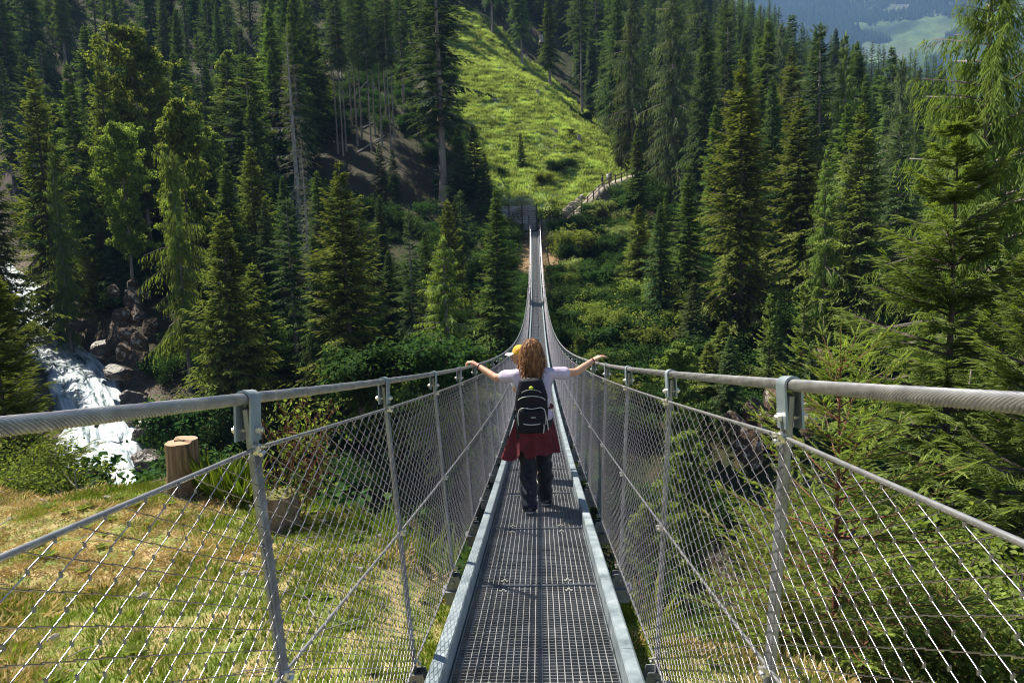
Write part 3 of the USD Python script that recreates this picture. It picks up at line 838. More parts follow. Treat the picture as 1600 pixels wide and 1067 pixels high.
    Bq = blades(P, D, m, tl * 1.08, (tl * .16 + .03) * bw, ss * .2, ss * .8, .04)
    lead = blades(np.array([[tp[-1, 0], tp[-1, 1], H * .965]] * 3), np.array([[.1, 0, 1], [-.06, .08, 1], [-.04, -.09, 1.]]), np.array([[1, 0, 0], [0, 1, 0], [1, 1, 0.]]), H * .045, .14 * min(bw, 1), .6, 1.0)
    crown = joined([A, Bq, lead])
    # limbs
    ok = L > .5
    a0 = axis_pt(np.full((N, 1), 0.0))[ok, 0]; a1 = axis_pt(np.full((N, 1), .42))[ok, 0]; a2 = axis_pt(np.full((N, 1), .85))[ok, 0]
    lr = (.010 + .010 * L)[ok]
    limbs = MB().bars(np.vstack([a0, a1]), np.vstack([a1, a2]), np.r_[lr, lr * .6], 3)
    # dead snags below the crown
    nb = int(14 * base / .1) if base > .05 else 4
    zb2 = r.uniform(.02, max(base, .1), nb) * H; a = r.uniform(0, 6.28, nb); l2 = r.uniform(.25, .8, nb) * R * .6
    c = np.stack([0 * a, 0 * a, zb2], 1)
    limbs.bars(c, c + np.stack([np.cos(a) * l2, np.sin(a) * l2, -l2 * .25], 1), .014, 3)
    return (tv, tf), limbs.out(), crown


def broadleaf(seed, H, R, nl=9, leaves=9000, leaf_l=.26, base=.25, clump=.55, flat=.8, trad=None, stems=1, narrow=1.0):
    r = np.random.default_rng(seed)
    wood = MB(); ends = []
    rad = trad or .012 * H + .03
    for st in range(stems):
        a0 = r.uniform(0, 6.28)
        le = (0.25 * R * (stems > 1)) * np.array([math.cos(a0), math.sin(a0)])
        (tv, tf), tp = trunk_mesh(r, H * r.uniform(.8, .96), rad / (1 if stems == 1 else 1.5), wob=.5, lean=le * 2.2)
        wood.add(tv, tf)
        for k in range(nl):
            t = base + (1 - base) * (k + r.uniform(0, 1)) / nl
            z = t * H * .93
            o = np.array([np.interp(z, tp[:, 2], tp[:, 0]), np.interp(z, tp[:, 2], tp[:, 1]), z])
            az = k * 2.4 + r.uniform(-.5, .5)
            L = R * narrow * (np.sin(np.pi * np.clip((t - base) / (1 - base) * .8 + .16, 0, 1)) ** .7) * r.uniform(.6, 1.1)
            e = r.uniform(.15, .9)
            d = np.array([math.cos(az) * math.cos(e), math.sin(az) * math.cos(e), math.sin(e)])
            ss = np.linspace(0, 1, 5)
            pts = o + d * L * ss[:, None] + np.array([0, 0, 1.0]) * (L * .15 * ss ** 2)[:, None] + np.c_[r.normal(0, .05 * L, (5, 2)) * ss[:, None], np.zeros(5)]
            wood.tube(pts, np.maximum(rad * .4 * (1 - ss * .8) * (1 - t * .6), .008), 5, caps=False)
            for q in (.4, .62, .82, 1.0):
                c = o + d * L * q + np.array([0, 0, .15 * L * q * q])
                ends.append(np.r_[c, .5 + .5 * q])
                for _ in range(2):
                    b = c + r.normal(0, .26 * L, 3) * [1, 1, flat]
                    wood.bars([c], [b], .008, 3)
                    ends.append(np.r_[b, 1])
        ends.append(np.r_[tp[-1], 1]); ends.append(np.r_[tp[-2] + r.normal(0, .2, 3), 1])
    ends = np.array(ends)
    n = leaves
    k = r.integers(0, len(ends), n)
    cs = clump * (.6 + .8 * r.uniform(0, 1, len(ends)))[k] * R * .42
    dirs = nrm(r.normal(0, 1, (n, 3)))
    rr = r.uniform(.25, 1, n) ** .5
    p = ends[k, :3] + dirs * (cs * rr)[:, None] * [1, 1, flat * .75]
    nrmv = nrm(dirs * .6 + np.array([0, 0, .8]) + r.normal(0, .5, (n, 3)))
    d = nrm(np.cross(nrmv, r.normal(0, 1, (n, 3))) + np.array([0, 0, -.35]))
    l = leaf_l * r.uniform(.6, 1.25, n)
    young = np.clip(r.normal(.45, .28, n), 0, 1)
    return wood.out(), blades(p, d, nrmv, l, l * .62, young * .8, young, .06)


PROTO = {}


def tree_proto(name, parts):
    P = proto(name)
    for nm, mesh, m, kind in parts:
        if len(mesh) == 3:
            obj(nm, mesh[:2], m, P, attr={'tip': mesh[2]}, kind=kind)
        else:
            obj(nm, mesh, m, P, smooth=50 if nm == 'trunk' else False, kind=kind)
    PROTO[name] = '/protos/' + name
    return P


PH = {}


def conifer_proto(name, needles, bark, H, **k):
    k['R'] *= 1.28 if H > 12.5 and 'near' not in name else 1.0
    t, l, c = conifer(H=H, **k)
    tree_proto(name, [('trunk', t, bark, None), ('branches', l, bark, 'stuff'), ('crown', c, needles, 'stuff')])
    PH[name] = (H, k['R'])


conifer_proto('spruce_a', 'spruce_needles', 'bark', 24, seed=1, R=3.0, nwh=50, ntw=15, nsub=5)
conifer_proto('spruce_b', 'spruce_dark', 'bark', 26, seed=2, R=2.9, nwh=52, ntw=14, nsub=5, droop=.5, hang=.45, base=.12, gaps=.22)
conifer_proto('spruce_c', 'spruce_yellow', 'bark', 22, seed=3, R=3.3, nwh=44, ntw=15, nsub=5, e_bot=-18, up=.32, ragged=.4, gaps=.25)
conifer_proto('spruce_d', 'spruce_needles', 'bark_pale', 25, seed=4, R=2.6, nwh=48, base=.24, gaps=.3, ntw=14, nsub=5, droop=.45)
conifer_proto('spruce_e', 'spruce_dark', 'bark_pale', 26, seed=5, R=3.1, nwh=30, per=5, base=.30, gaps=.32, ntw=14, nsub=5, ragged=.45, shape=.6)
conifer_proto('spruce_thin', 'spruce_dark', 'bark_pale', 24, seed=6, R=1.9, nwh=26, per=5, base=.52, ntw=10, nsub=4, gaps=.3, shape=.7, trad=.16)
conifer_proto('spruce_young', 'spruce_fresh', 'bark', 8, seed=7, R=1.7, base=.03, nwh=26, per=6, ntw=14, nsub=5, e_bot=2, e_top=42, droop=.12, up=.15, hang=.10, twl=.38, ragged=.18)
conifer_proto('spruce_mid', 'spruce_yellow', 'bark', 14, seed=8, R=2.6, base=.04, nwh=36, per=6, ntw=16, nsub=5, e_bot=-8, droop=.28, hang=.28, ragged=.3)
conifer_proto('spruce_small_dark', 'spruce_dark', 'bark', 9, seed=18, R=1.7, base=.04, nwh=28, per=6, ntw=12, nsub=4, e_bot=-5, droop=.2)
conifer_proto('larch_a', 'larch_needles', 'bark_pale', 24, seed=9, R=2.7, base=.10, nwh=40, per=5, ntw=18, nsub=6, hang=1.5, droop=.35, up=.0, twl=.5, sub_l=.22, w=.26, ragged=.45, gaps=.28, shape=.75)
conifer_proto('larch_b', 'larch_needles', 'bark_pale', 20, seed=10, R=3.0, base=.05, nwh=36, per=5, ntw=18, nsub=6, hang=1.3, droop=.55, up=.0, twl=.5, sub_l=.22, w=.26, ragged=.4, shape=.95, gaps=.15)
conifer_proto('larch_c', 'larch_grey', 'bark_pale', 28, seed=11, R=3.3, base=.12, nwh=46, per=5, ntw=17, nsub=6, hang=1.5, droop=.4, up=0., twl=.55, sub_l=.22, w=.26, ragged=.5, gaps=.33, shape=.6)
conifer_proto('larch_tufted', 'larch_needles', 'bark_pale', 20, seed=12, R=3.1, base=.22, nwh=34, per=5, ntw=20, nsub=6, hang=1.6, droop=.5, up=0., twl=.6, sub_l=.2, w=.26, ragged=.4, gaps=.56, shape=.45, trad=.22)
conifer_proto('snag_spruce', 'lichen_twigs', 'dead_wood', 24, seed=13, R=2.3, base=.1, nwh=34, per=5, ntw=9, nsub=3, dead=.45, hang=.5, droop=.5, w=.16, gaps=.3, ragged=.5)
_w, _c = broadleaf(21, 28, 5.0, nl=30, leaves=30000, leaf_l=.40, clump=.36, base=.3)
tree_proto('broad_a', [('trunk', _w, 'bark_pale', 'stuff'), ('crown', _c, 'broad_leaf', 'stuff')]); PH['broad_a'] = (28, 5.0)
_w, _c = broadleaf(22, 22, 3.5, nl=26, leaves=22000, leaf_l=.38, base=.3, narrow=.95, clump=.36)
tree_proto('broad_b', [('trunk', _w, 'bark', 'stuff'), ('crown', _c, 'broad_leaf', 'stuff')]); PH['broad_b'] = (22, 3.5)
_w, _c = broadleaf(23, 3.2, 2.0, nl=6, leaves=6000, leaf_l=.24, base=.1, stems=4, clump=.62)
tree_proto('shrub_a', [('stems', _w, 'bark_pale', 'stuff'), ('leaves', _c, 'broad_pale', 'stuff')]); PH['shrub_a'] = (3.2, 2.0)
_w, _c = broadleaf(24, 2.8, 2.1, nl=6, leaves=6000, leaf_l=.24, base=.06, stems=5, clump=.62)
tree_proto('shrub_b', [('stems', _w, 'bark', 'stuff'), ('leaves', _c, 'broad_leaf', 'stuff')]); PH['shrub_b'] = (2.8, 2.1)
_w, _c = broadleaf(25, 2.4, 1.9, nl=5, leaves=5000, leaf_l=.25, base=.05, stems=4, clump=.65)
tree_proto('shrub_c', [('stems', _w, 'bark', 'stuff'), ('leaves', _c, 'broad_dark', 'stuff')]); PH['shrub_c'] = (2.4, 1.9)
_w, _c = broadleaf(26, 2.4, 1.5, nl=5, leaves=6000, leaf_l=.12, base=.1, stems=4, clump=.8)
tree_proto('shrub_bloom', [('stems', _w, 'bark', 'stuff'), ('leaves', _c, 'blossom', 'stuff')]); PH['shrub_bloom'] = (2.4, 1.5)

WHERE = []
_tr = np.random.default_rng(99)


def plant(kind, name, px, row, y, label, category='spruce', rs=1.0, group=None, hmin=None, rz=None, base_row=None):
    """A surveyed tree: its leader stands in the direction (px, row) at the distance y along the bridge; its foot is on the ground there."""
    top = at_y(px, row, y)
    z = float(ground(np.array([top[0]]), np.array([y]))[0])
    h = top[2] - z
    H, R = PH[kind]
    if h < (hmin or 1.0):
        h = hmin or 1.0
    sz = h / H
    sx = (sz ** .5 * min(1.0, sz + .1) ** .35) * rs
    WHERE.append((name, px, row, y, round(top[0], 1), round(z, 1), round(h, 1), round(float(proj((top[0], y, z))[1]))))
    return thing(name, label, category, (top[0], y, z - .15), _tr.uniform(0, 6.28) if rz is None else rz, (sx, sx, sz), group, PROTO[kind])


def spot(kind, name, x, y, h, label, category='spruce', rs=1.0, group=None):
    z = float(ground(np.array([x]), np.array([y]))[0])
    H, R = PH[kind]
    sz = h / H
    sx = sz ** .7 * rs
    return thing(name, label, category, (x, y, z - .15), _tr.uniform(0, 6.28), (sx, sx, sz), group, PROTO[kind])


# --- trees one can point at, left of the bridge
plant('spruce_c', 'spruce_tree', 48, 105, 72, 'tall spruce with a bright feathery top near the left edge above the torrent')
plant('larch_a', 'larch_tree', 76, 212, 68, 'slim pale larch whose thin trunk ends on the bank right of the white torrent', 'larch', .62)
plant('spruce_d', 'spruce_tree', 104, 96, 78, 'slim spruce with sparse limbs beside the leftmost tall spruce', 'spruce', .95)
plant('broad_a', 'broadleaf_tree', 200, 18, 84, 'tallest bright green broadleaf tree among dark spruces in the upper left', 'broadleaf tree', .85)
plant('spruce_c', 'spruce_tree', 152, 78, 80, 'brownish green spruce between two bright broadleaf trees in the upper left', rs=.8)
plant('broad_a', 'broadleaf_tree', 182, 172, 70, 'lower broadleaf tree with pale leaf clumps below the tallest broadleaf tree', 'broadleaf tree', .7)
plant('broad_b', 'broadleaf_tree', 272, 132, 66, 'broadleaf tree with a bare grey trunk right of the lower pale broadleaf', 'broadleaf tree', .75)
plant('spruce_c', 'spruce_tree', -34, 195, 60, 'ragged spruce cut by the left edge of the picture above the torrent', 'spruce', 1.1)
plant('spruce_b', 'spruce_tree', -80, 120, 66, 'dark spruce mostly outside the left edge of the picture', 'spruce', 1.1)
plant('larch_tufted', 'larch_tree', 266, 235, 58, 'larch with bare trunk and two separate hanging pale green tufts', 'larch', .85)
plant('spruce_mid', 'spruce_tree', 345, 332, 50, 'wide dark spruce standing low in the gorge right of the tufted larch', rs=1.05)
plant('spruce_c', 'spruce_tree', 530, 252, 51, 'large ragged spruce with yellow green tips standing alone left of the bridge', rs=1.15)
plant('larch_b', 'larch_tree', 690, 366, 49, 'drooping bright green larch just left of the bridge above the handrail', 'larch', 1.5)
plant('spruce_a', 'spruce_tree', 774, 292, 58, 'sunlit green spruce touching the bridge on its left below the log wall', rs=.95)
plant('spruce_mid', 'spruce_tree', 698, 310, 64, 'thin topped spruce behind the drooping larch', rs=.75)
plant('snag_spruce', 'dead_spruce', 447, 40, 84, 'grey half dead spruce draped in lichen on the left slope', 'dead tree', 1.1)
plant('snag_spruce', 'dead_spruce', 470, 225, 68, 'shorter grey lichen covered spruce in front of the taller dead one', 'dead tree', .8)
plant('spruce_e', 'spruce_tree', 676, -95, 105, 'big dark spruce with bare pale lower trunk at the left edge of the meadow', rs=1.5)
plant('spruce_small_dark', 'young_spruce', 592, 222, 101, 'small spruce on a thin stem in front of the bare trunks', rs=.9)
plant('spruce_small_dark', 'young_spruce', 612, 232, 103, 'small bushy spruce between the thin stemmed one and the big dark spruce', rs=.9)
plant('spruce_small_dark', 'young_spruce', 716, 200, 104, 'dark young spruce on the edge of the meadow, left one of a pair', rs=1.15)
plant('spruce_small_dark', 'young_spruce', 740, 196, 106, 'dark young spruce on the edge of the meadow, right one of a pair', rs=1.15)
plant('spruce_small_dark', 'young_spruce', 757, 238, 101, 'lowest dark young spruce at the foot of the meadow edge', rs=1.0)
plant('spruce_small_dark', 'young_spruce', 813, 207, 113, 'lone small dark spruce standing in the open meadow', rs=.85)
for k, (a, b, c) in enumerate([(512, -30, 113), (519, -45, 112), (526, -20, 114), (543, -50, 117), (553, -10, 120), (566, -30, 116), (574, -15, 122), (582, -60, 118), (597, -40, 116), (604, -20, 121), (535, -60, 125), (590, -80, 126)]):
    plant('spruce_thin', 'thin_spruce', a, b, c, 'thin spruce with a long bare grey trunk over the brown clearing', rs=.85, group='bare trunked spruces at the brown clearing')
plant('spruce_d', 'spruce_tree', 856, -8, 146, 'pale green spruce standing alone on the crest of the meadow', rs=1.0)
plant('spruce_thin', 'spruce_tree', 905, -60, 158, 'tall spruce with a bare reddish trunk behind the crest of the meadow', rs=1.3)
# --- right of the bridge
plant('spruce_a', 'spruce_tree', 995, 200, 97, 'dark dense spruce at the upper end of the fenced path', rs=1.05)
plant('larch_c', 'larch_tree', 985, -40, 116, 'very tall grey green larch behind the fenced path, left one of a close pair', 'larch', 1.0)
plant('larch_c', 'larch_tree', 1052, -55, 108, 'very tall grey green larch behind the fenced path, right one of a close pair', 'larch', 1.15)
plant('spruce_a', 'spruce_tree', 968, 95, 118, 'slender spruce between the meadow and the tall larches', rs=.7)
plant('spruce_mid', 'spruce_tree', 998, 318, 72, 'fresh green spruce among the shrubs below the fenced path', rs=.95)
plant('spruce_a', 'spruce_tree', 1076, 256, 66, 'broad bright spruce left of the tallest right hand spruce', rs=1.0)
plant('spruce_a', 'spruce_tree', 1040, 300, 74, 'pointed spruce behind the gap between the fresh green and the broad bright spruce', rs=.75)
plant('spruce_c', 'spruce_tree', 1158, 92, 61, 'tallest spruce in the middle of the right side with a bare lower trunk', rs=1.12)
plant('spruce_b', 'spruce_tree', 1102, 30, 100, 'dark tall spruce between the grey larches and the tallest spruce', rs=1.0)
plant('spruce_d', 'spruce_tree', 1200, 30, 112, 'hazy tall spruce high behind the tallest right hand spruce', rs=1.1)
plant('spruce_e', 'spruce_tree', 1283, 35, 86, 'tall brownish spruce with a blunt top right of the dark gap', rs=1.0)
plant('larch_a', 'larch_tree', 1322, 48, 84, 'tall yellowish larch beside the brownish blunt spruce', 'larch', .95)
plant('larch_b', 'larch_tree', 1292, 232, 63, 'pale drooping larch low on the right above the two young spruces', 'larch', .95)
plant('spruce_c', 'spruce_tree', 1348, 162, 61, 'yellow green ragged spruce with spreading upturned limbs on the right', rs=1.05)
plant('spruce_e', 'spruce_tree', 1408, 175, 66, 'brown green spruce with sparse limbs right of the upturned limbs spruce', rs=.95)
plant('larch_b', 'larch_tree', 1432, 172, 88, 'soft light green larch at the foot of the dark ridge', 'larch', .7)
plant('larch_b', 'larch_tree', 1458, 168, 92, 'light green larch, right one of two at the foot of the dark ridge', 'larch', .65)
plant('spruce_b', 'spruce_tree', 1470, 215, 60, 'dim brownish spruce half behind the near right spruce', rs=1.0)
plant('spruce_young', 'young_spruce', 1204, 456, 50, 'pale young spruce, smaller left one of a pair above the right handrail', rs=.85, hmin=4)
plant('spruce_young', 'young_spruce', 1256, 442, 48, 'pale young spruce, larger right one of a pair above the right handrail', rs=.95, hmin=5)
plant('broad_b', 'broadleaf_tree', 1060, 520, 44, 'low leafy tree on the rocky slope above the right handrail', 'broadleaf tree', .8, hmin=3)

# --- the woods: every tree in view
PROTECT = [(np.array(q, float), lim) for q, lim in [
    ([(703, 30), (760, 60), (850, 118), (905, 180), (945, 230), (962, 292), (880, 335), (800, 305), (765, 290), (732, 215), (712, 130)], 170),
    ([(25, 455), (85, 490), (90, 535), (150, 565), (190, 640), (180, 690), (215, 790), (130, 800), (90, 700), (60, 600), (30, 520)], 60),
    ([(508, 95), (608, 95), (622, 235), (672, 300), (668, 335), (600, 320), (514, 245)], 112),
    ([(790, 275), (975, 275), (985, 330), (900, 470), (860, 560), (815, 560), (812, 420)], 110),
    ([(640, 365), (745, 365), (745, 575), (640, 575)], 49.3), ([(475, 258), (590, 258), (612, 600), (450, 600)], 51.3), ([(738, 300), (828, 300), (828, 560), (738, 560)], 58.3),
    ([(215, 235), (325, 235), (325, 560), (215, 560)], 58.3), ([(15, 100), (120, 10), (330, 10), (335, 400), (15, 440)], 66.5), ([(295, 335), (395, 335), (420, 560), (280, 560)], 50.3),
    ([(155, 420), (250, 420), (260, 600), (120, 560)], 62),
    ([(1120, 590), (1215, 590), (1215, 720), (1120, 700)], 45)]]


def free_view(x, y, z, h, R):
    for q, lim in PROTECT:
        if y < lim:
            for t in (0.02, .3, .6, .9):
                for s in (-1, 0, 1):
                    a, b, d = proj((x + s * R * (1 - t) * .8, y, z + h * t))
                    if d > 1 and inside(np.array([[a, b]]), q)[0]:
                        return False
    a, b, d = proj((x, y, z + h))
    lim = np.interp(a, [1180, 1235, 1330, 1400, 1480, 1560, 1700], [-60, 2, 30, 50, 80, 108, 150])
    return not (a > 1150 and b < lim + 14)


_taken = [np.array(w[4:5] + (w[3],)) for w in WHERE]


LOOK = dict(spruce_a='full green spruce', spruce_b='dark drooping spruce', spruce_c='ragged yellow green spruce', spruce_d='slim pale trunked spruce', spruce_e='sparse bare stemmed spruce', spruce_mid='short bushy spruce', spruce_small_dark='small dark spruce', spruce_thin='thin bare stemmed spruce', larch_c='grey green larch', broad_b='leafy broadleaf tree')


def woods(n, xr, yr, kinds, hr, label, group, dmin=3.2, seed=0, category='spruce', name='spruce_tree', accept=None):
    r = np.random.default_rng(seed)
    got = 0
    for _ in range(n * 40):
        if got >= n:
            break
        x, y = r.uniform(*xr), r.uniform(*yr)
        if accept and not accept(x, y):
            continue
        if abs(x) < 7 and y < 99:
            continue
        pt = np.array([x, y])
        if inside(pt[None], MEADOW_POLY)[0] or seg_dist(pt[None], MEADOW_POLY)[0][0] < 1.5 or seg_dist(pt[None], RIVER, True)[0][0] < 4.5 or seg_dist(pt[None], PATH)[0][0] < 2.5:
            continue
        if min(np.hypot(*(pt - t)) for t in _taken) < dmin:
            continue
        z = float(ground(np.array([x]), np.array([y]))[0])
        k = kinds[r.integers(len(kinds))]
        h = r.uniform(*hr) * (.75 + .5 * meshkit.noise(np.array([[x / 15, y / 15, seed]]))[0])
        a, b, d = proj((x, y, z + h))
        if a < -140 or a > 1740 or b > 1100:
            continue
        if not free_view(x, y, z, h, PH[k][1]):
            continue
        _taken.append(pt)
        spot(k, 'broadleaf_tree' if 'broad' in k else name if 'larch' not in k else 'larch_tree', x, y, h, LOOK[k] + ' ' + label, 'broadleaf tree' if 'broad' in k else category if 'larch' not in k else 'larch', r.uniform(.72, 1.3), group)
        got += 1
    return got


_dark = ['spruce_b', 'spruce_a', 'spruce_e', 'spruce_b', 'spruce_d']
N_W = []
N_W.append(woods(48, (-95, -22), (84, 118), _dark + ['broad_b'], (17, 25), 'in the shaded wood on the slope left of the meadow', 'trees of the left slope wood', seed=1, dmin=3.4))
N_W.append(woods(36, (-120, -20), (118, 175), _dark, (18, 27), 'high on the left slope at the top edge of the picture', 'trees of the upper left wood', seed=2, dmin=4.2))
N_W.append(woods(40, (-62, -7), (44, 84), ['spruce_b', 'spruce_b', 'spruce_mid', 'spruce_a', 'spruce_e'], (9, 17), 'in the deep shaded gorge left of the bridge', 'gorge trees left of the bridge', seed=3, dmin=3.2))
N_W.append(woods(30, (-45, 45), (160, 232), ['spruce_b', 'spruce_e', 'spruce_thin', 'spruce_d'], (20, 28), 'in the wood closing off the top of the meadow', 'trees above the meadow', seed=4, dmin=4.0))
N_W.append(woods(30, (12, 34), (112, 180), ['spruce_b', 'spruce_e', 'spruce_b'], (18, 27), 'in the side valley behind the crest of the meadow', 'trees of the side valley', seed=5, dmin=3.6))
N_W.append(woods(44, (22, 90), (66, 128), ['spruce_b', 'spruce_a', 'spruce_d', 'spruce_c', 'larch_c'], (17, 25), 'in the dense wood on the slope right of the bridge', 'trees of the right slope wood', seed=6, dmin=3.8))
N_W.append(woods(22, (11, 60), (42, 68), ['spruce_b', 'spruce_b', 'spruce_mid', 'spruce_small_dark'], (5, 11), 'standing low in the deep gorge right of the bridge', 'gorge trees right of the bridge', seed=7, dmin=3.4))
N_W.append(woods(56, (40, 190), (125, 215), ['spruce_b', 'spruce_b', 'spruce_a', 'spruce_e', 'larch_c', 'spruce_b'], (17, 25), 'on the far wooded ridge under the hazy mountain', 'trees of the far right ridge', seed=8, dmin=4.5))
conifer_proto('spruce_far', 'spruce_dark', 'bark', 23, seed=15, R=2.7, nwh=34, per=6, ntw=9, nsub=2, w=.6)
conifer_proto('spruce_far_b', 'spruce_needles', 'bark', 25, seed=16, R=2.9, nwh=34, per=6, ntw=9, nsub=2, w=.6, gaps=.25)
_r = np.random.default_rng(404)
_p = []
for n_, xr_, yr_ in ((700, (-230, -18), (150, 330)), (420, (-60, 80), (200, 330)), (900, (60, 330), (150, 420))):
    q = np.stack([_r.uniform(*xr_, n_), _r.uniform(*yr_, n_)], 1)
    q = q[~inside(q, MEADOW_POLY) & (seg_dist(q, MEADOW_POLY)[0] > 3) & (cKDTree(np.array(_taken)).query(q)[0] > 3)]
    _p.append(np.c_[q, ground(q[:, 0], q[:, 1])])
_p = np.vstack(_p)
_h = _r.uniform(.7, 1.12, len(_p))
_a, _b, _d = proj(_p + np.c_[np.zeros((len(_p), 2)), _h * 24])
_ok = (_a > -150) & (_a < 1750) & ~((_a > 1180) & (_b < np.interp(_a, [1180, 1235, 1330, 1400, 1480, 1560, 1700], [-60, 2, 30, 50, 80, 108, 150]) + 14))
_p, _h = _p[_ok], _h[_ok]
FARWOOD = (_p - [0, 0, .3], _r.uniform(0, 6.28, len(_p)), _h)
points('distant_conifers', ['/protos/spruce_far', '/protos/spruce_far_b', '/protos/spruce_far'], *FARWOOD, label='far dark conifers crowding the upper slopes in one mass', category='forest')
# ------------------------------------------------------------------ trees and plants close by
def needled(seed, H, R, whorls, per, base=.05, tw=.055, shoot=.14, needles=22, nl=.019, lead=.35):
    """A young spruce near enough for its needles to show."""
    r = np.random.default_rng(seed)
    (tv, tf), tp = trunk_mesh(r, H, .007 * H + .006, wob=.05, n=8, k=20)
    wood = MB(); P, D, Ln, Y = [], [], [], []
    zz = np.r_[np.linspace(base * H, H - lead, whorls)]
    for wi, z in enumerate(zz):
        t = z / H
        for b in range(per + (r.integers(0, 3) if t < .8 else 0)):
            az = b * 2 * np.pi / per + r.uniform(-.4, .4) + wi
            L = R * (1 - t) ** .75 * r.uniform(.7, 1.12) * min(1, .6 + 2 * t) + .10
            z0 = z + r.normal(0, .10 * H / whorls * 2 * (t < .85))
            e = np.radians(np.interp(t, [0, .5, 1], [-4, 10, 48]) + r.normal(0, 5))
            o = np.array([np.interp(z0, tp[:, 2], tp[:, 0]), np.interp(z0, tp[:, 2], tp[:, 1]), z0])
            out = np.array([math.cos(az), math.sin(az), 0]); lat = np.array([-math.sin(az), math.cos(az), 0])
            s = np.linspace(0, 1, 7)
            ax = o + out * (L * s * math.cos(e))[:, None] + np.array([0, 0, 1.0]) * (L * (math.sin(e) * s - .22 * (1 - t) * s ** 2 + .16 * s ** 4))[:, None]
            wood.tube(ax, np.maximum((.004 + .006 * L) * (1 - .75 * s), .0022), 4, caps=False)
            n = max(4, int(L / tw))
            for i in range(n):
                q = .16 + .84 * (i + r.uniform(0, 1)) / n
                c = np.array([np.interp(q, s, ax[:, k]) for k in range(3)])
                tg = nrm(np.array([np.interp(min(q + .05, 1), s, ax[:, k]) for k in range(3)]) - np.array([np.interp(q - .05, s, ax[:, k]) for k in range(3)]))
                for sd in (-1, 1):
                    f = r.uniform(.45, .8)
                    d = nrm(tg * f + lat * sd * (1 - f) * 1.5 + np.array([0, 0, r.normal(-.10, .16)]))
                    l = shoot * r.uniform(.6, 1.4) * (.6 + .9 * min(L, 1.4) * (1 - q) + .15)
                    P.append(c); D.append(d); Ln.append(l); Y.append(q)
            P.append(ax[-1]); D.append(nrm(ax[-1] - ax[-2])); Ln.append(shoot); Y.append(1)
    P.append(tp[-2] + (tp[-1] - tp[-2]) * .3); D.append(np.array([0, 0, 1.0])); Ln.append(lead * .55); Y.append(1)
    P, D, Ln, Y = np.array(P), np.array(D), np.array(Ln), np.array(Y)
    wood.bars(P, P + D * Ln[:, None] * .95, .0016, 3)
    m = len(P)
    u = (np.arange(needles) + .5) / needles
    th = np.arange(needles) * 2.4
    sv = nrm(np.cross(D, [0, 0, 1.0]) + 1e-5); uv = np.cross(sv, D)
    ring = np.cos(th)[None, :, None] * sv[:, None] * 1.2 + np.sin(th)[None, :, None] * uv[:, None] * .75 + .12 * uv[:, None]
    nd = nrm(ring + D[:, None] * (.55 + .6 * u[None, :, None] ** 3) + r.normal(0, .12, (m, needles, 3)))
    b = P[:, None] + D[:, None] * (Ln[:, None] * u[None])[..., None]
    side = nrm(np.cross(nd, r.normal(0, 1, nd.shape))) * .0028
    v = np.stack([b - side, b + side, b + nd * nl * r.uniform(.75, 1.2, (m, needles, 1))], 2).reshape(-1, 3)
    f = np.arange(len(v)).reshape(-1, 3)
    tip = np.clip(.25 + .75 * u[None, :] * (.45 + .55 * Y[:, None]) + r.uniform(-.2, .2, (m, 1)), 0, 1)
    b1 = blades(P, D, uv + sv * .25, Ln * 1.06, .019 + 0 * Ln, .2 + .3 * Y, .35 + .6 * Y)
    b2 = blades(P, D, sv - uv * .3, Ln * 1.02, .015 + 0 * Ln, .15 + .3 * Y, .3 + .6 * Y)
    return (tv, tf), wood.out(), joined([(v, f, np.repeat(tip.ravel(), 3)), b1, b2])


t_, l_, c_ = needled(41, 4.6, 1.65, 21, 6)
tree_proto('sapling', [('trunk', t_, 'bark_red', None), ('branches', l_, 'bark_red', 'stuff'), ('needles', c_, 'spruce_fresh', 'stuff')]); PH['sapling'] = (4.6, 1.65)
conifer_proto('spruce_near', bw=.22, needles='spruce_fresh', bark='bark', H=13, seed=42, R=3.0, base=.05, nwh=36, per=7, ntw=26, nsub=14, w=.15, sub_l=.19, twl=.42, e_bot=-4, e_top=34, droop=.25, up=.26, hang=.20, ragged=.45, gaps=.14, trad=.13)
conifer_proto('spruce_left', bw=.22, needles='spruce_yellow', bark='bark', H=11, seed=43, R=2.6, base=.05, nwh=36, per=7, ntw=24, nsub=15, w=.15, sub_l=.18, twl=.42, e_bot=-5, droop=.26, up=.22, hang=.16, ragged=.4, gaps=.2, trad=.13)
conifer_proto('larch_near', bw=.22, needles='larch_needles', bark='bark_pale', H=19, seed=44, R=3.4, base=.14, nwh=40, per=5, ntw=24, nsub=9, hang=1.5, droop=.35, up=.0, twl=.55, sub_l=.18, w=.20, ragged=.5, gaps=.34, shape=.6, trad=.17)
_w, _c = broadleaf(45, 1.5, .75, nl=8, leaves=900, leaf_l=.075, base=.1, stems=4, clump=.9, trad=.011)
tree_proto('bramble', [('stems', _w, 'bark_red', 'stuff'), ('leaves', _c, 'broad_leaf', 'stuff')]); PH['bramble'] = (1.5, .75)
_w, _c = broadleaf(46, 2.6, 1.6, nl=6, leaves=7000, leaf_l=.095, base=.05, stems=5, clump=.8, trad=.02)
tree_proto('hazel', [('stems', _w, 'bark', 'stuff'), ('leaves', _c, 'broad_leaf', 'stuff')]); PH['hazel'] = (2.6, 1.6)


def plant_at(kind, name, px, row, y, h, label, category, rs=1.0, group=None, rz=None):
    """The same, with the height known and the foot wherever the ground is below the sight line."""
    top = at_y(px, row, y)
    H, R = PH[kind]
    s = h / H
    return thing(name, label, category, (top[0], y, top[2] - h), _tr.uniform(0, 6.28) if rz is None else rz, (s * rs, s * rs, s), group, PROTO[kind])


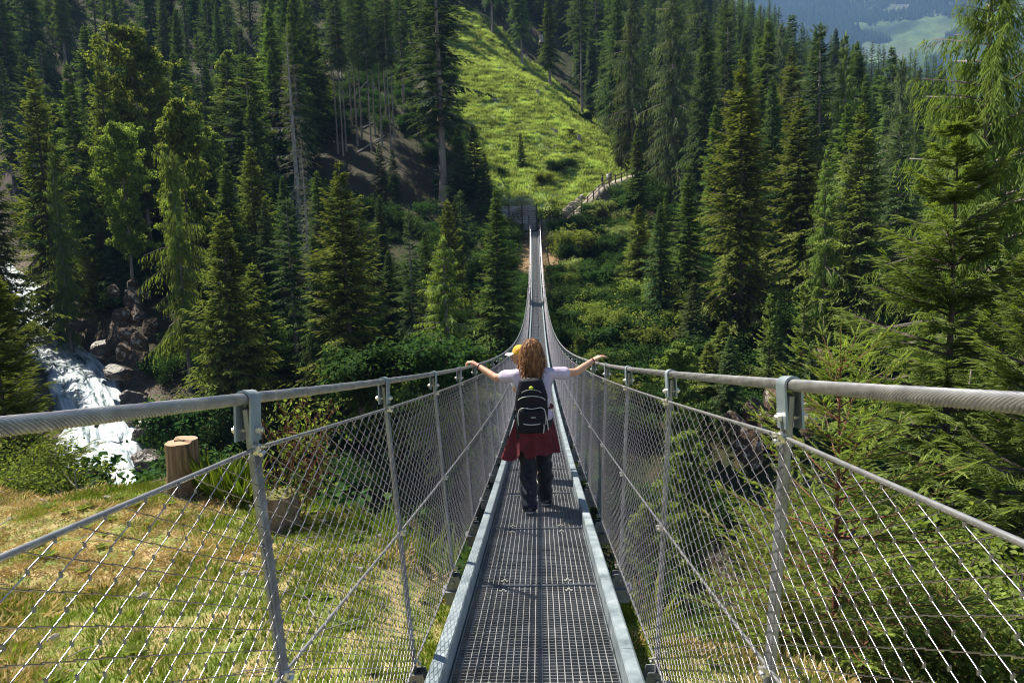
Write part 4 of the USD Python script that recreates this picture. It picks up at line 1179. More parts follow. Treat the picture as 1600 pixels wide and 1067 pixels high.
plant_at('sapling', 'young_spruce', 1312, 512, 5.6, 4.6, 'young spruce with a reddish leader and fresh shoots beside the right hand posts', 'spruce', 1.15)
plant_at('spruce_near', 'spruce_tree', 1497, 190, 11.5, 12.5, 'large near spruce at the right edge with a dark straight trunk', 'spruce', 1.05)
plant_at('spruce_near', 'spruce_tree', 1640, 330, 9.5, 10, 'near spruce cut by the right edge of the picture below the cable', 'spruce', .9)
plant_at('larch_near', 'larch_tree', 1556, -150, 18, 19, 'near larch hanging in from the upper right corner with drooping pale twigs', 'larch', 1.1, rz=.6)
plant_at('sapling', 'young_spruce', 1185, 800, 7.4, 2.8, 'low young spruce half behind the wire mesh left of the nearest right post', 'spruce', 1.0)
plant_at('sapling', 'young_spruce', 1240, 770, 8.2, 4.0, 'low young spruce behind the wire mesh right of the nearest right post', 'spruce', 1.2)
plant_at('sapling', 'young_spruce', 1395, 830, 6.2, 3.0, 'lowest young spruce under the near spruce on the right', 'spruce', 1.3)
plant_at('broad_b', 'broadleaf_tree', 1075, 655, 26, 9, 'bright leafy tree seen through the right mesh below the rocks', 'broadleaf tree', .85)
plant_at('broad_b', 'broadleaf_tree', 1010, 770, 20, 7, 'leafy tree deep under the bridge behind the right mesh', 'broadleaf tree', .9)
plant_at('sapling', 'young_spruce', 1225, 900, 5.4, 2.4, 'small young spruce close behind the wire mesh at the foot of the nearest right post', 'spruce', 1.4)
plant_at('sapling', 'young_spruce', 1480, 900, 5.6, 2.6, 'young spruce seen through the mesh under the dark straight trunk', 'spruce', 1.4)
plant_at('sapling', 'young_spruce', 1350, 960, 5.0, 2.0, 'lowest young spruce at the bottom of the picture right of the nearest post', 'spruce', 1.5)
plant_at('hazel', 'hazel_bush', 1575, 880, 6.6, 2.4, 'leafy green bush in the lower right corner', 'bush', 1.0)
plant_at('hazel', 'hazel_bush', 1600, 1000, 5.2, 1.8, 'low leafy bush cut by the bottom right corner', 'bush', 1.0)
plant_at('spruce_left', 'spruce_tree', -20, 425, 15, 10, 'near spruce at the left edge in front of the torrent', 'spruce', .95)
plant_at('spruce_left', 'spruce_tree', 20, 560, 18, 8.5, 'shorter near spruce between the left edge and the torrent', 'spruce', .8)
plant_at('spruce_left', 'spruce_tree', 60, 690, 12.5, 4.0, 'dark small spruce on the bank below the left cable', 'spruce', .9)
for i, (a, b, y, h) in enumerate([(22, 715, 9.8, 1.5), (-30, 740, 8.8, 1.4), (70, 752, 9.8, 1.0)]):
    plant_at('hazel', 'hazel_bush', a, b, y, h, ['bright leafy bush on the edge of the grass at the left border', 'bush half cut by the left border of the picture', 'small leafy bush on the brink right of the left border bush'][i], 'bush', 1.0)
plant_at('bramble', 'bramble', 452, 642, 6.3, 1.25, 'tall leafy bramble rising above the mesh by the nearest left post', 'bramble', .62)
plant_at('bramble', 'bramble', 505, 800, 6.4, .6, 'low bramble along the brink behind the left mesh', 'bramble', 1.2)
plant_at('bramble', 'bramble', 560, 838, 6.6, .6, 'low leafy weeds on the brink right of the flat stump', 'bramble', 1.4)
plant_at('bramble', 'bramble', 632, 880, 6.6, .55, 'low leafy weeds on the brink near the bridge on the left', 'bramble', 1.3)
plant_at('bramble', 'bramble', 375, 770, 6.9, .55, 'weeds between the two sawn stumps', 'bramble', .9)
plant_at('bramble', 'bramble', 1000, 940, 5.4, .6, 'green weeds beside the right edge of the bridge deck', 'bramble', 1.2)
# dead sapling on the left brink
_m = MB(); _r = np.random.default_rng(8)
_m.tube([(0, 0, 0), (.02, .01, .6), (.0, .03, 1.25)], [.02, .016, .008], 6)
_t = thing('dead_sapling', 'bare dead sapling with curved side twigs at the left brink', 'dead sapling', at_y(130, 880, 8.6))
obj('stem', _m.out(), 'dead_wood', _t)
for k in range(13):
    a = _r.uniform(-.6, .6) if k % 2 else np.pi + _r.uniform(-.6, .6)
    z = .35 + .06 * k; l = _r.uniform(.3, .55)
    s = np.linspace(0, 1, 6)
    obj('twig', MB().tube(np.stack([.01 + math.cos(a) * l * s, math.sin(a) * l * s, z + l * (.15 * s + .35 * s ** 2)], 1), .006 * (1 - .7 * s), 4).out(), 'dead_wood', _t)

# ------------------------------------------------------------------ shrubs on the slope right of the landing
_r = np.random.default_rng(12)
_n = 0
for _ in range(900):
    if _n >= 62:
        break
    x = _r.uniform(2.2, 15); y = _r.uniform(50, 104)
    if seg_dist(np.array([[x, y]]), PATH)[0][0] < 1.7 or x < 2.6 + max(0, (95 - y)) * .02 or y > 99 and x < 12:
        continue
    if any(np.hypot(x - t[0], y - t[1]) < 1.5 for t in _taken):
        continue
    if PATH[2, 0] < x and y > 97 + (x - 3) * 1.1:
        continue
    _taken.append(np.array([x, y]))
    kd = ['shrub_a', 'shrub_b', 'shrub_a', 'shrub_c'][_r.integers(4)]
    if y < 66: kd = ['shrub_b', 'shrub_c'][_r.integers(2)]
    spot(kd, 'willow_shrub' if kd == 'shrub_a' else 'leafy_shrub', x, y, _r.uniform(1.3, 2.9), {'shrub_a': 'pale grey green willow shrub on the slope below the fenced path', 'shrub_b': 'green leafy shrub on the slope below the fenced path', 'shrub_c': 'dark green shrub on the slope below the fenced path'}[kd], 'shrub', _r.uniform(.9, 1.25), 'shrubs on the slope below the fenced path')
    _n += 1
spot('shrub_bloom', 'flowering_shrub', -1.9, 99.0, 3.0, 'white flowering bush on top of the log wall', 'shrub')
spot('shrub_b', 'leafy_shrub', -4.4, 95.5, 2.0, 'leafy shrub at the left foot of the log wall', 'shrub')
for i, (a, b, y, h, kd, lb) in enumerate([(660, 545, 34, 2.4, 'shrub_c', 'leafy shrub above the left handrail below the drooping larch'), (700, 560, 36, 2.6, 'shrub_c', 'dark shrub at the foot of the drooping larch'),
                                          (560, 560, 33, 2.6, 'shrub_c', 'dark shrub low in the gorge behind the second left post'), (280, 640, 42, 3.0, 'shrub_c', 'dark shrub on the rocks right of the torrent'), (285, 730, 34, 3.0, 'shrub_c', 'dark shrub above the foot of the torrent')]):
    plant_at(kd, 'leafy_shrub', a, b, y, h, lb, 'shrub')

for i, (a, b, h) in enumerate([(930, 176, 1.6), (915, 190, 1.4), (942, 200, 1.8), (870, 268, 1.4), (885, 262, 1.2), (850, 286, 1.3), (782, 272, .8), (815, 112, .8), (900, 236, .9), (888, 210, .8)]):
    yy = np.linspace(100, 188, 500); P_ = np.array([at_y(a, b, y) for y in yy])
    dd = P_[:, 2] - ground(P_[:, 0], yy)
    if (dd < 0).any():
        o = P_[int(np.argmax(dd < 0))]
        spot(['shrub_c', 'shrub_b'][i % 3 == 2], 'meadow_shrub', o[0], o[1], h, 'low dark green shrub in the grass of the steep meadow', 'shrub', 1.3, 'shrubs in the meadow')
mat('wall_stone_small', [(.3, (.16, .14, .12)), (.7, (.34, .31, .27))], scale=20, rough=.9)


def boulder_mesh(seed, size, sub=4):
    r = np.random.default_rng(seed)
    s = trimesh.creation.icosphere(sub)
    v = s.vertices.copy()
    for _ in range(9):  # flat broken faces
        n = nrm(r.normal(0, 1, 3)); c = r.uniform(.45, .8)
        d = v @ n - c
        v -= np.where(d > 0, d, 0)[:, None] * n * .9
    v *= 1 + (meshkit.fbm(v * 1.7 + seed, 4, seed)[:, None] - .5) * .45 + (meshkit.fbm(v * 6 + seed, 3, seed)[:, None] - .5) * .12
    return v * size, s.faces


# ------------------------------------------------------------------ ground cover
for nm, sd, nb, l0, sp, mt in (('tuft_green', 1, 44, .070, .12, 'grass_blade'), ('tuft_short', 2, 64, .040, .16, 'grass_blade'), ('tuft_hay', 3, 48, .085, .16, 'hay_blade'), ('tuft_meadow', 4, 44, .34, .40, 'meadow_blade'), ('tuft_tall', 5, 26, .42, .07, 'grass_blade')):
    r = np.random.default_rng(sd)
    a = r.uniform(0, 6.28, nb); rd = sp * np.sqrt(r.uniform(0, 1, nb))
    p = np.stack([rd * np.cos(a), rd * np.sin(a), np.zeros(nb) - .01], 1)
    ln = r.uniform(.2, .9, nb) if mt != 'hay_blade' else r.uniform(.8, 3.5, nb)
    d = nrm(np.stack([np.cos(a + r.normal(0, .8, nb)) * ln, np.sin(a + r.normal(0, .8, nb)) * ln, np.ones(nb)], 1))
    l = l0 * r.uniform(.5, 1.3, nb)
    b = blades(p, d, nrm(r.normal(0, 1, (nb, 3))), l, l * (.16 if nm == 'tuft_meadow' else .022 if nm == 'tuft_tall' else .07), 0, r.uniform(.3, 1, nb), .12)
    P_ = proto(nm); obj('blades', b[:2], mt, P_, attr={'tip': b[2]}, kind='stuff')
_r = np.random.default_rng(31)


def on_ground(n, xr, yr, cond):
    p = np.stack([_r.uniform(*xr, n), _r.uniform(*yr, n)], 1)
    p = p[cond(p)]
    return np.c_[p, ground(p[:, 0], p[:, 1])]


def near_bank(p):
    d, s, _ = seg_dist(p, LIP)
    sd = d * np.where(s > 0, 1, -1)
    return sd < .9


g = on_ground(26000, (-9, 4), (2.0, 9.5), near_bank)
nv = meshkit.fbm(np.c_[g[:, :2] * 1.1, np.zeros(len(g))], 3, 61)
gg = g[nv < .56]; hh = g[nv >= .44]
points('grass', ['/protos/tuft_green', '/protos/tuft_short', '/protos/tuft_short'], gg, _r.uniform(0, 6.28, len(gg)), np.clip(_r.lognormal(-.62, .38, len(gg)), .25, 1.7), label='short green grass on the near bank beside the bridge', category='grass')
points('dry_grass', ['/protos/tuft_hay'], hh[::2], _r.uniform(0, 6.28, len(hh[::2])), np.clip(_r.lognormal(-.7, .35, len(hh[::2])), .2, 1.3), label='dry straw coloured cut grass lying on the near bank', category='dry grass')
_q = np.random.default_rng(88)
P_ = proto('weed'); n_ = 9; a_ = np.arange(n_) * 2.4
b = blades(np.zeros((n_, 3)), np.stack([np.cos(a_), np.sin(a_), .35 + .3 * _q.uniform(0, 1, n_)], 1), np.tile([0, 0, 1.0], (n_, 1)), .07 * _q.uniform(.6, 1.3, n_), .028, .1, _q.uniform(.2, 1, n_), .1)
obj('leaves', b[:2], 'broad_leaf', P_, attr={'tip': b[2]}, kind='stuff')
P_ = proto('pebble'); obj('stone', boulder_mesh(901, np.array([.035, .028, .02]), 2), 'wall_stone_small', P_, kind='stuff')
P_ = proto('twig'); obj('stick', MB().tube([(-.12, 0, .012), (-.02, .015, .02), (.06, .0, .014), (.13, .02, .012)], [.004, .004, .003, .002], 5).out(), 'dead_wood', P_, kind='stuff')
for nm_, pr_, k_, lab_, cat_ in (('weeds', 'weed', 260, 'small broad leaved weeds among the grass of the near bank', 'weeds'), ('pebbles', 'pebble', 160, 'small stones lying in the grass of the near bank', 'pebbles'), ('twigs', 'twig', 150, 'dry twigs lying on the grass of the near bank', 'twigs')):
    w_ = on_ground(k_ * 3, (-8, 3.2), (2.0, 8), near_bank)[:k_]
    points(nm_, ['/protos/' + pr_], w_ + [0, 0, .004], _r.uniform(0, 6.28, len(w_)), _r.uniform(.5, 1.5, len(w_)), label=lab_, category=cat_)
g = np.array([at_y(px, rw, y) for px, rw, y in [(360, 770, 7.0), (372, 775, 7.0), (350, 768, 7.05), (385, 785, 6.9), (340, 760, 7.1), (600, 880, 6.2), (395, 770, 6.95), (330, 765, 7.2), (660, 915, 6.0), (690, 935, 5.8), (985, 960, 5.3), (1020, 985, 4.9)]])
g[:, 2] = ground(g[:, 0], g[:, 1])
points('tall_grass', ['/protos/tuft_tall'], g, _r.uniform(0, 6.28, len(g)), _r.uniform(.8, 1.3, len(g)), label='tall grass blades around the stumps and the brink', category='grass')
g = on_ground(17000, (-24, 17), (98, 201), lambda p: inside(p, MEADOW_POLY) | (inside(p, MEADOW_SIDE) & (seg_dist(p, PATH)[0] > 1.3)))
points('meadow_grass', ['/protos/tuft_meadow'], g, _r.uniform(0, 6.28, len(g)), _r.uniform(.5, 1.5, len(g)) * (1 + g[:, 1] * .002), label='long sunlit grass covering the steep meadow', category='grass')


def gorge(p):
    d, _, _ = seg_dist(p, RIVER, True)
    dl, s, _ = seg_dist(p, LIP)
    m = inside(p, MEADOW_POLY)
    sc = np.hypot((p[:, 0] - .4) / 3.6, (p[:, 1] - 89) / 7) > 1
    sd_ = inside(p, MEADOW_SIDE)
    lt = np.hypot((p[:, 0] + 20) / 10, (p[:, 1] - 104) / 8) > _r.uniform(.5, 1.6, len(p))
    lt &= np.hypot((p[:, 0] + 26.5) / 9, (p[:, 1] - 113) / 12) > _r.uniform(.8, 1.3, len(p))
    ck = np.hypot((p[:, 0] + 41) / 9, (p[:, 1] - 66) / 7) > _r.uniform(.6, 1.5, len(p))
    ck2 = np.hypot((p[:, 0] - 14) / 5, (p[:, 1] - 43) / 4) > _r.uniform(.6, 1.3, len(p))
    return (d > 4.6) & (dl * np.where(s > 0, 1, -1) > 2.0) & ~m & ~sd_ & sc & lt & ck & ck2 & (seg_dist(p, PATH)[0] > 1.6) & (seg_dist(p, MEADOW_POLY)[0] > .5)


for nm, sd, mt, ll in (('clump_a', 51, 'broad_dark', .16), ('clump_b', 52, 'broad_leaf', .15), ('clump_c', 53, 'broad_dark', .20)):
    _w, _c = broadleaf(sd, 1.3, 1.2, nl=4, leaves=1500, leaf_l=ll, base=.02, stems=3, clump=1.0)
    P_ = proto(nm); obj('leaves', _c[:2], mt, P_, attr={'tip': _c[2]}, kind='stuff')
g = np.vstack([on_ground(520, (-70, 0), (9, 75), gorge), on_ground(1500, (0, 60), (6, 75), gorge), on_ground(2600, (-90, 60), (60, 150), gorge)])
points('undergrowth', ['/protos/clump_a', '/protos/clump_c'], g - [0, 0, .15], _r.uniform(0, 6.28, len(g)), _r.uniform(.45, 1.25, len(g)) * (1 + .003 * g[:, 1]), label='low leafy undergrowth covering the wooded slopes', category='undergrowth')

# distant conifer wood on the far mountain and on the hidden parts of the ridge
r = np.random.default_rng(71)
zc = np.array([.02, .30, .62, 1.0]); P_ = proto('far_conifer'); m = MB()
for a, b, w0 in ((.05, .5, .17), (.28, .75, .13), (.55, 1.0, .085)):
    th = np.arange(7) * 2 * np.pi / 7
    v = np.vstack([np.c_[np.cos(th) * w0 * r.uniform(.75, 1.2, 7), np.sin(th) * w0 * r.uniform(.75, 1.2, 7), a + r.uniform(-.04, .04, 7)], [[0, 0, b]]])
    m.add(v, np.array([[i, (i + 1) % 7, 7] for i in range(7)]))
obj('crown', m.out(), 'spruce_dark', P_, kind='stuff')
points('distant_wood', ['/protos/far_conifer'], FOREST_FAR - [0, 0, 1], r.uniform(0, 6.28, len(FOREST_FAR)), r.uniform(16, 30, len(FOREST_FAR)), label='blue hazy conifer wood on the far mountainside', category='forest')

# ------------------------------------------------------------------ stumps, rocks and fallen timber
mat('sawn_wood', [(.30, (.05, .032, .02)), (.44, (.17, .11, .062)), (.58, (.26, .175, .10)), (.72, (.36, .265, .165))], scale=3.5, rough=.9, bump=.8, bscale=14, bdist=.02, stretch=(7, 7, .6))
mat('cut_face', [(.3, (.26, .17, .10)), (.6, (.40, .28, .175)), (.75, (.18, .12, .08))], scale=9, rough=.9, bump=.3, bscale=40, bdist=.004)
mat('stump_bark', [(.3, (.085, .055, .035)), (.5, (.17, .115, .075)), (.65, (.26, .185, .125)), (.75, (.09, .09, .03))], scale=4, rough=.95, bump=.6, bscale=16, bdist=.02, stretch=(2, 2, .5))
mat('moss', [(.3, (.05, .06, .015)), (.6, (.17, .16, .04)), (.8, (.24, .17, .08))], scale=12, rough=1, bump=.6, bscale=60, bdist=.01)
mat('rock', [(.28, (.022, .014, .009)), (.45, (.070, .038, .020)), (.56, (.085, .058, .036)), (.62, (.33, .32, .30)), (.70, (.075, .055, .02))], scale=2.2, rough=.92, bump=.8, bscale=5, bdist=.12)
mat('wet_rock', [(.3, (.018, .014, .012)), (.55, (.055, .042, .033)), (.7, (.10, .085, .07))], scale=1.8, rough=.45, bump=.8, bscale=5, bdist=.12)


def stump(px, row, y, rad, h, label, notch=True, face='cut_face', side='sawn_wood', seed=0):
    o = at_y(px, row, y); o[2] = float(ground(o[:1], np.array([y]))[0])
    r = np.random.default_rng(seed)
    t = thing('tree_stump', label, 'tree stump', o)
    n, k = 40, 9
    th = np.arange(n) / n * 2 * np.pi
    lob = 1 + .06 * np.sin(3 * th + 1) + .035 * np.sin(7 * th) + .02 * r.normal(0, 1, n)
    topz = np.where(np.cos(th - 1.0) > .1, h, h * .955) if notch else h + .012 * np.sin(th * 2)
    v = []
    for i in range(k):
        q = i / (k - 1)
        fl = 1 + .42 * (1 - q) ** 5 * (1 + .5 * np.sin(5 * th + 2)) + .05 * (1 - q)
        fl = fl * (1 + .16 * (meshkit.fbm(np.c_[np.cos(th) * 5, np.sin(th) * 5, 0 * th + q * 1.2 + seed], 3, 7) - .5))
        v.append(np.c_[np.cos(th) * rad * lob * fl, np.sin(th) * rad * lob * fl, -.08 + (topz + .08) * q])
    v = np.vstack(v)
    f = [[i * n + j, i * n + (j + 1) % n, (i + 1) * n + (j + 1) % n, (i + 1) * n + j] for i in range(k - 1) for j in range(n)]
    obj('bole', (v, np.array(f)), side, t, smooth=30)
    c = v[-n:]
    ring = np.vstack([c * [1, 1, 1], c * [.5, .5, 1] + [0, 0, .004], [[0, 0, float(np.mean(topz)) + .005]]])
    f = [[j, (j + 1) % n, n + (j + 1) % n, n + j] for j in range(n)]
    f3 = [[q[0], q[1], q[2]] for q in f] + [[q[0], q[2], q[3]] for q in f] + [[n + j, n + (j + 1) % n, 2 * n] for j in range(n)]
    obj('cut_top', (ring, np.array(f3)), face, t, smooth=20)
    if notch:
        obj('splinter', MB().box((rad * .1, -.01, h * .975), (rad * 1.0, .025, .03), bevel=.006).out(), side, t)
    return t


stump(291, 783, 7.2, .165, .60, 'tall sawn tree stump with a stepped top standing on the left grass bank', seed=1)
stump(437, 806, 6.2, .165, .30, 'low wide tree stump with a mossy top behind the nearest left post', notch=False, face='moss', side='stump_bark', seed=2)
for i, (a, b) in enumerate([(772, 156), (846, 65), (862, 208), (868, 235), (868, 212), (822, 92), (780, 112), (905, 222), (840, 150), (890, 180)]):
    yy = np.linspace(100, 190, 600); P_ = np.array([at_y(a, b, y) for y in yy])
    dz = P_[:, 2] - ground(P_[:, 0], yy)
    k = int(np.argmax(dz < 0)) if (dz < 0).any() else 300
    o = P_[k]
    t = thing('meadow_stump', 'weathered grey stump standing in the grass of the steep meadow', 'tree stump', o, group='stumps left in the meadow')
    r = np.random.default_rng(i); n = 10; th = np.arange(n) / n * 6.283; rad = r.uniform(.28, .45); h = r.uniform(.7, 1.2)
    v = np.vstack([np.c_[np.cos(th) * rad * 1.5, np.sin(th) * rad * 1.5, 0 * th - .3], np.c_[np.cos(th) * rad, np.sin(th) * rad, 0 * th + .3], np.c_[np.cos(th) * rad * .9, np.sin(th) * rad * .9, h + r.uniform(-.08, .08, n)], [[0, 0, h]]])
    f = [[q * n + j, q * n + (j + 1) % n, (q + 1) * n + (j + 1) % n, (q + 1) * n + j] for q in (0, 1) for j in range(n)]
    f3 = [[q[0], q[1], q[2]] for q in f] + [[q[0], q[2], q[3]] for q in f] + [[2 * n + j, 2 * n + (j + 1) % n, 3 * n] for j in range(n)]
    obj('bole', (v, np.array(f3)), 'dead_wood', t)


_rk = [(205, 462, 66, 1.1), (186, 490, 64, 1.2), (212, 492, 65, 1.3), (226, 455, 69, 1.1), (196, 520, 62, 1.3), (220, 530, 62, 1.2), (180, 452, 68, .9), (236, 505, 64, 1.1), (205, 440, 70, .9), (190, 545, 60, 1.0), (212, 470, 66, .9)]
for i, (a, b, y, s) in enumerate(_rk):
    o = at_y(a, b, y)
    t = thing('cliff_rock', 'lichen spotted brown rock in the crag right of the torrent', 'rock', o - [0, 0, .3], rz=i, group='rocks of the crag right of the torrent')
    obj('stone', boulder_mesh(100 + i, np.array([s, s * .8, s * 1.1]) * .85), 'rock', t, smooth=35)
for i, (a, b, y, s) in enumerate([(125, 505, 66, 1.1), (160, 545, 62, 1.2), (182, 575, 57, 1.3), (212, 622, 54, 1.4), (228, 668, 48, 1.4), (235, 715, 43, 1.2), (245, 755, 40, 1.2), (160, 540, 61, 1.1), (216, 650, 51, 1.0)]):
    o = at_y(a, b, y)
    t = thing('wet_rock', 'dark wet rock on the brink of the torrent', 'rock', o - [0, 0, .3], rz=i * 2.1, group='wet rocks along the torrent')
    obj('stone', boulder_mesh(140 + i, np.array([s, s * .9, s * .8])), 'wet_rock', t, smooth=35)
for i, (a, b, y, s) in enumerate([(1180, 640, 44, 1.1), (1150, 660, 43, 1.0), (1200, 668, 43, 1.1), (1172, 690, 42, 1.1), (1265, 648, 40, 1.0), (1290, 560, 50, 1.0), (1215, 625, 45, 1.2)]):
    o = at_y(a, b, y)
    t = thing('cliff_rock', 'reddish brown rock in the gorge wall right of the bridge', 'rock', o - [0, 0, .3], rz=i * 1.3, group='rocks of the gorge wall right of the bridge')
    obj('stone', boulder_mesh(170 + i, np.array([s, s * .8, s * 1.3])), 'rock', t, smooth=35)


def ground_hit(px, row, y0, y1):
    yy = np.linspace(y0, y1, 900); P_ = np.array([at_y(px, row, y) for y in yy])
    dz = P_[:, 2] - ground(P_[:, 0], yy)
    return P_[int(np.argmax(dz < 0))] if (dz < 0).any() else P_[-1]


for a, b, c, d, lb in [(552, 155, 576, 126, 'broken pale trunk leaning between the bare trunked spruces'), (558, 240, 602, 213, 'pale fallen trunk lying across the brown clearing, lower one'), (566, 202, 612, 180, 'pale fallen trunk lying across the brown clearing, upper one'), (583, 128, 598, 200, 'thin dead trunk leaning at the right side of the brown clearing'), (660, 335, 676, 350, 'short grey log on the brown slope below the big dark spruce')]:
    p, q = ground_hit(a, b, 92, 135), ground_hit(c, d, 92, 135)
    q = q.copy(); p = p.copy()
    if abs(d - b) > abs(c - a) * .75:
        top = at_y(c, min(b, d), p[1]); bot = at_y(a if b > d else c, max(b, d), p[1])
        p, q = (bot, at_y(a if b < d else c, min(b, d), p[1]))
    _m = MB().tube([p + [0, 0, .1], (p + q) / 2 + [0, 0, .2], q + [0, 0, .15]], [.16, .14, .09], 8)
    tag(obj('fallen_log', _m.out(), 'dead_wood', smooth=40), lb, 'fallen log')
_p, _q = at_y(150, 672, 47), at_y(172, 640, 47.5)
tag(obj('driftwood', MB().tube([_p + [0, 0, .2], _q + [0, 0, .3]], [.14, .10], 7).out(), 'wet_rock', smooth=40), 'dark log stranded across the torrent', 'driftwood')

# ------------------------------------------------------------------ the far landing: log wall, stone wall, fence
mat('old_timber', [(.3, (.20, .17, .165)), (.5, (.33, .29, .28)), (.7, (.45, .41, .395))], scale=2.2, rough=.9, bump=.3, bscale=10, bdist=.02, stretch=(.3, 2, 2))
mat('rust_steel', [(.3, (.035, .018, .016)), (.7, (.075, .038, .034))], scale=5, rough=.8, metal=.2)
mat('fence_wood', [(.3, (.08, .052, .034)), (.6, (.16, .11, .075)), (.8, (.24, .18, .13))], scale=3, rough=.85, bump=.2, bscale=14, bdist=.01)
_w = UsdGeom.Xform.Define(stage, free('/World', 'log_wall'))
tag(_w, 'retaining wall of stacked grey logs between dark steel posts behind the bridge end', 'retaining wall')
_r = np.random.default_rng(66)
px_post = [-5.0, -3.55, -1.75, .25]
for i, x in enumerate(px_post):
    y = 96.9 + (.9 if i == 0 else 0)
    obj('steel_post', MB().box((x, y - .16, 5.7), (.16, .03, 3.5)).box((x, y - .05, 5.7), (.03, .22, 3.5)).box((x, y + .06, 5.7), (.16, .03, 3.5)).out(), 'rust_steel', _w)
for x0, x1, y0, y1 in ((-5.0, -3.55, 97.8, 96.9), (-3.55, -1.75, 96.9, 96.9), (-1.75, .25, 96.9, 96.9)):
    for k in range(14):
        z = 3.95 + k * .245
        yb = .012 * k * 2
        rr = .118 * _r.uniform(.88, 1.08)
        obj('log', MB().tube([(x0 + .05, y0 + .05 + yb, z + _r.normal(0, .012)), (x1 - .05, y1 + .05 + yb, z + _r.normal(0, .012))], [rr, rr * .93], 8).out(), 'old_timber', _w, smooth=40)
for s in (-1, 1):
    _t = thing('anchor_post', 'dark steel anchor post at the %s of the far bridge end' % ('left' if s < 0 else 'right'), 'post', (s * .80, 93.9, float(deck_z(93.5)) - .8))
    obj('shaft', MB().box((0, 0, 1.35), (.16, .16, 2.7), bevel=.01).out(), 'rust_steel', _t)
    obj('cap', MB().box((0, 0, 2.73), (.22, .22, .06), bevel=.01).out(), 'rust_steel', _t)
_t = UsdGeom.Xform.Define(stage, free('/World', 'stone_wall'))
tag(_t, 'rough wall of large grey brown stones along the inner side of the path', 'stone wall')
mat('wall_stone', [(.3, (.13, .105, .08)), (.5, (.25, .215, .17)), (.7, (.36, .325, .27))], scale=3, rough=.92, bump=.5, bscale=12, bdist=.03)
_k = 0
for q in np.arange(1.1, 5.4, .17):
    for lev in range(4):
        if lev > 3.6 - .45 * (q - 1):
            continue
        i = int(q); fr = q - i
        c = PATH[i] + (PATH[i + 1] - PATH[i]) * fr
        n_ = nrm(np.array([-(PATH[i + 1] - PATH[i])[1], (PATH[i + 1] - PATH[i])[0]]))
        s_ = _r.uniform(.22, .36)
        o = c + np.array([n_[0] * (1.0 + .17 * lev) + _r.normal(0, .05), n_[1] * (1.0 + .17 * lev), .12 + lev * .36 + _r.normal(0, .05)])
        v, f = boulder_mesh(200 + _k, np.array([s_ * 1.5, s_ * 1.1, s_ * .95]), 2)
        obj('stone', (v + o, f), 'wall_stone', _t, smooth=30); _k += 1
_t = UsdGeom.Xform.Define(stage, free('/World', 'path_fence'))
tag(_t, 'brown wooden post and rail fence climbing beside the path beyond the bridge', 'fence')
_seg = PATH[1:].copy()
_nv = nrm(np.gradient(_seg[:, :2], axis=0)); _fl = _seg.copy(); _fl[:, 0] += _nv[:, 1] * .85; _fl[:, 1] -= _nv[:, 0] * .85
_cum = np.r_[0, np.cumsum(np.linalg.norm(np.diff(_fl, axis=0), axis=1))]
_pp = np.array([[np.interp(s, _cum, _fl[:, k]) for k in range(3)] for s in np.arange(.3, _cum[-1] - .2, 1.75)])
for k, p in enumerate(_pp):
    obj('post', MB().tube([p - [0, 0, .3], p + [0, 0, 1.12]], [.095, .085], 8).out(), 'fence_wood', _t, smooth=40)
    if k:
        for h in (.52, 1.0):
            a, b = _pp[k - 1] + [0, 0, h], p + [0, 0, h]
            o = np.array([_nv[0, 1], -_nv[0, 0], 0]) * -.06
            obj('rail', MB().tube([a + o - (b - a) * .04, b + o + (b - a) * .04], [.070, .062], 7).out(), 'fence_wood', _t, smooth=40)
# ------------------------------------------------------------------ people
mat('skin', [(.3, (.50, .27, .18)), (.7, (.62, .36, .25))], scale=9, rough=.5, spec=.4)
mat('shirt_lilac', [(.3, (.44, .385, .52)), (.7, (.56, .50, .63))], scale=10, rough=.85, bump=.25, bscale=30, bdist=.01)
mat('cloth_navy', [(.3, (.007, .008, .018)), (.7, (.016, .018, .034))], scale=8, rough=.55, bump=.6, bscale=14, bdist=.02, spec=.3)
mat('cloth_maroon', [(.3, (.075, .007, .016)), (.7, (.15, .016, .030))], scale=14, rough=.9, bump=.35, bscale=30, bdist=.012)
mat('pack_nylon', [(.3, (.003, .0035, .009)), (.7, (.008, .009, .019))], scale=8, rough=.6, bump=.4, bscale=25, bdist=.01, spec=.25)
mat('piping_grey', [(.3, (.50, .50, .50)), (.7, (.66, .66, .64))], scale=10, rough=.6)
mat('ball_yellow', [(.3, (.42, .50, .03)), (.7, (.55, .62, .06))], scale=10, rough=.5)
mat('hair_brown', [(.25, (.045, .016, .007)), (.45, (.13, .050, .018)), (.60, (.30, .14, .05)), (.75, (.50, .28, .12))], scale=34, rough=.5, detail=3, stretch=(1, 1, .12), spec=.3)
mat('hair_dark', [(.3, (.02, .014, .01)), (.7, (.06, .04, .025))], scale=30, rough=.45)
mat('cap_yellow', [(.3, (.62, .30, .02)), (.7, (.80, .44, .05))], scale=12, rough=.8)
mat('cloth_white', [(.3, (.66, .65, .63)), (.7, (.78, .77, .75))], scale=12, rough=.85)
mat('cloth_red', [(.3, (.36, .03, .035)), (.7, (.5, .06, .06))], scale=12, rough=.85)
mat('cloth_black', [(.3, (.015, .015, .018)), (.7, (.035, .035, .04))], scale=12, rough=.8)
mat('cloth_grey', [(.3, (.22, .22, .23)), (.7, (.32, .32, .33))], scale=12, rough=.85)
mat('shoe_grey', [(.3, (.05, .045, .045)), (.7, (.14, .125, .12))], scale=20, rough=.7)
mat('shoe_sole', [(.3, (.38, .36, .34)), (.7, (.5, .48, .45))], scale=20, rough=.7)
mat('eye_white', [(.3, (.7, .7, .7)), (.7, (.8, .8, .8))], scale=5, rough=.2)
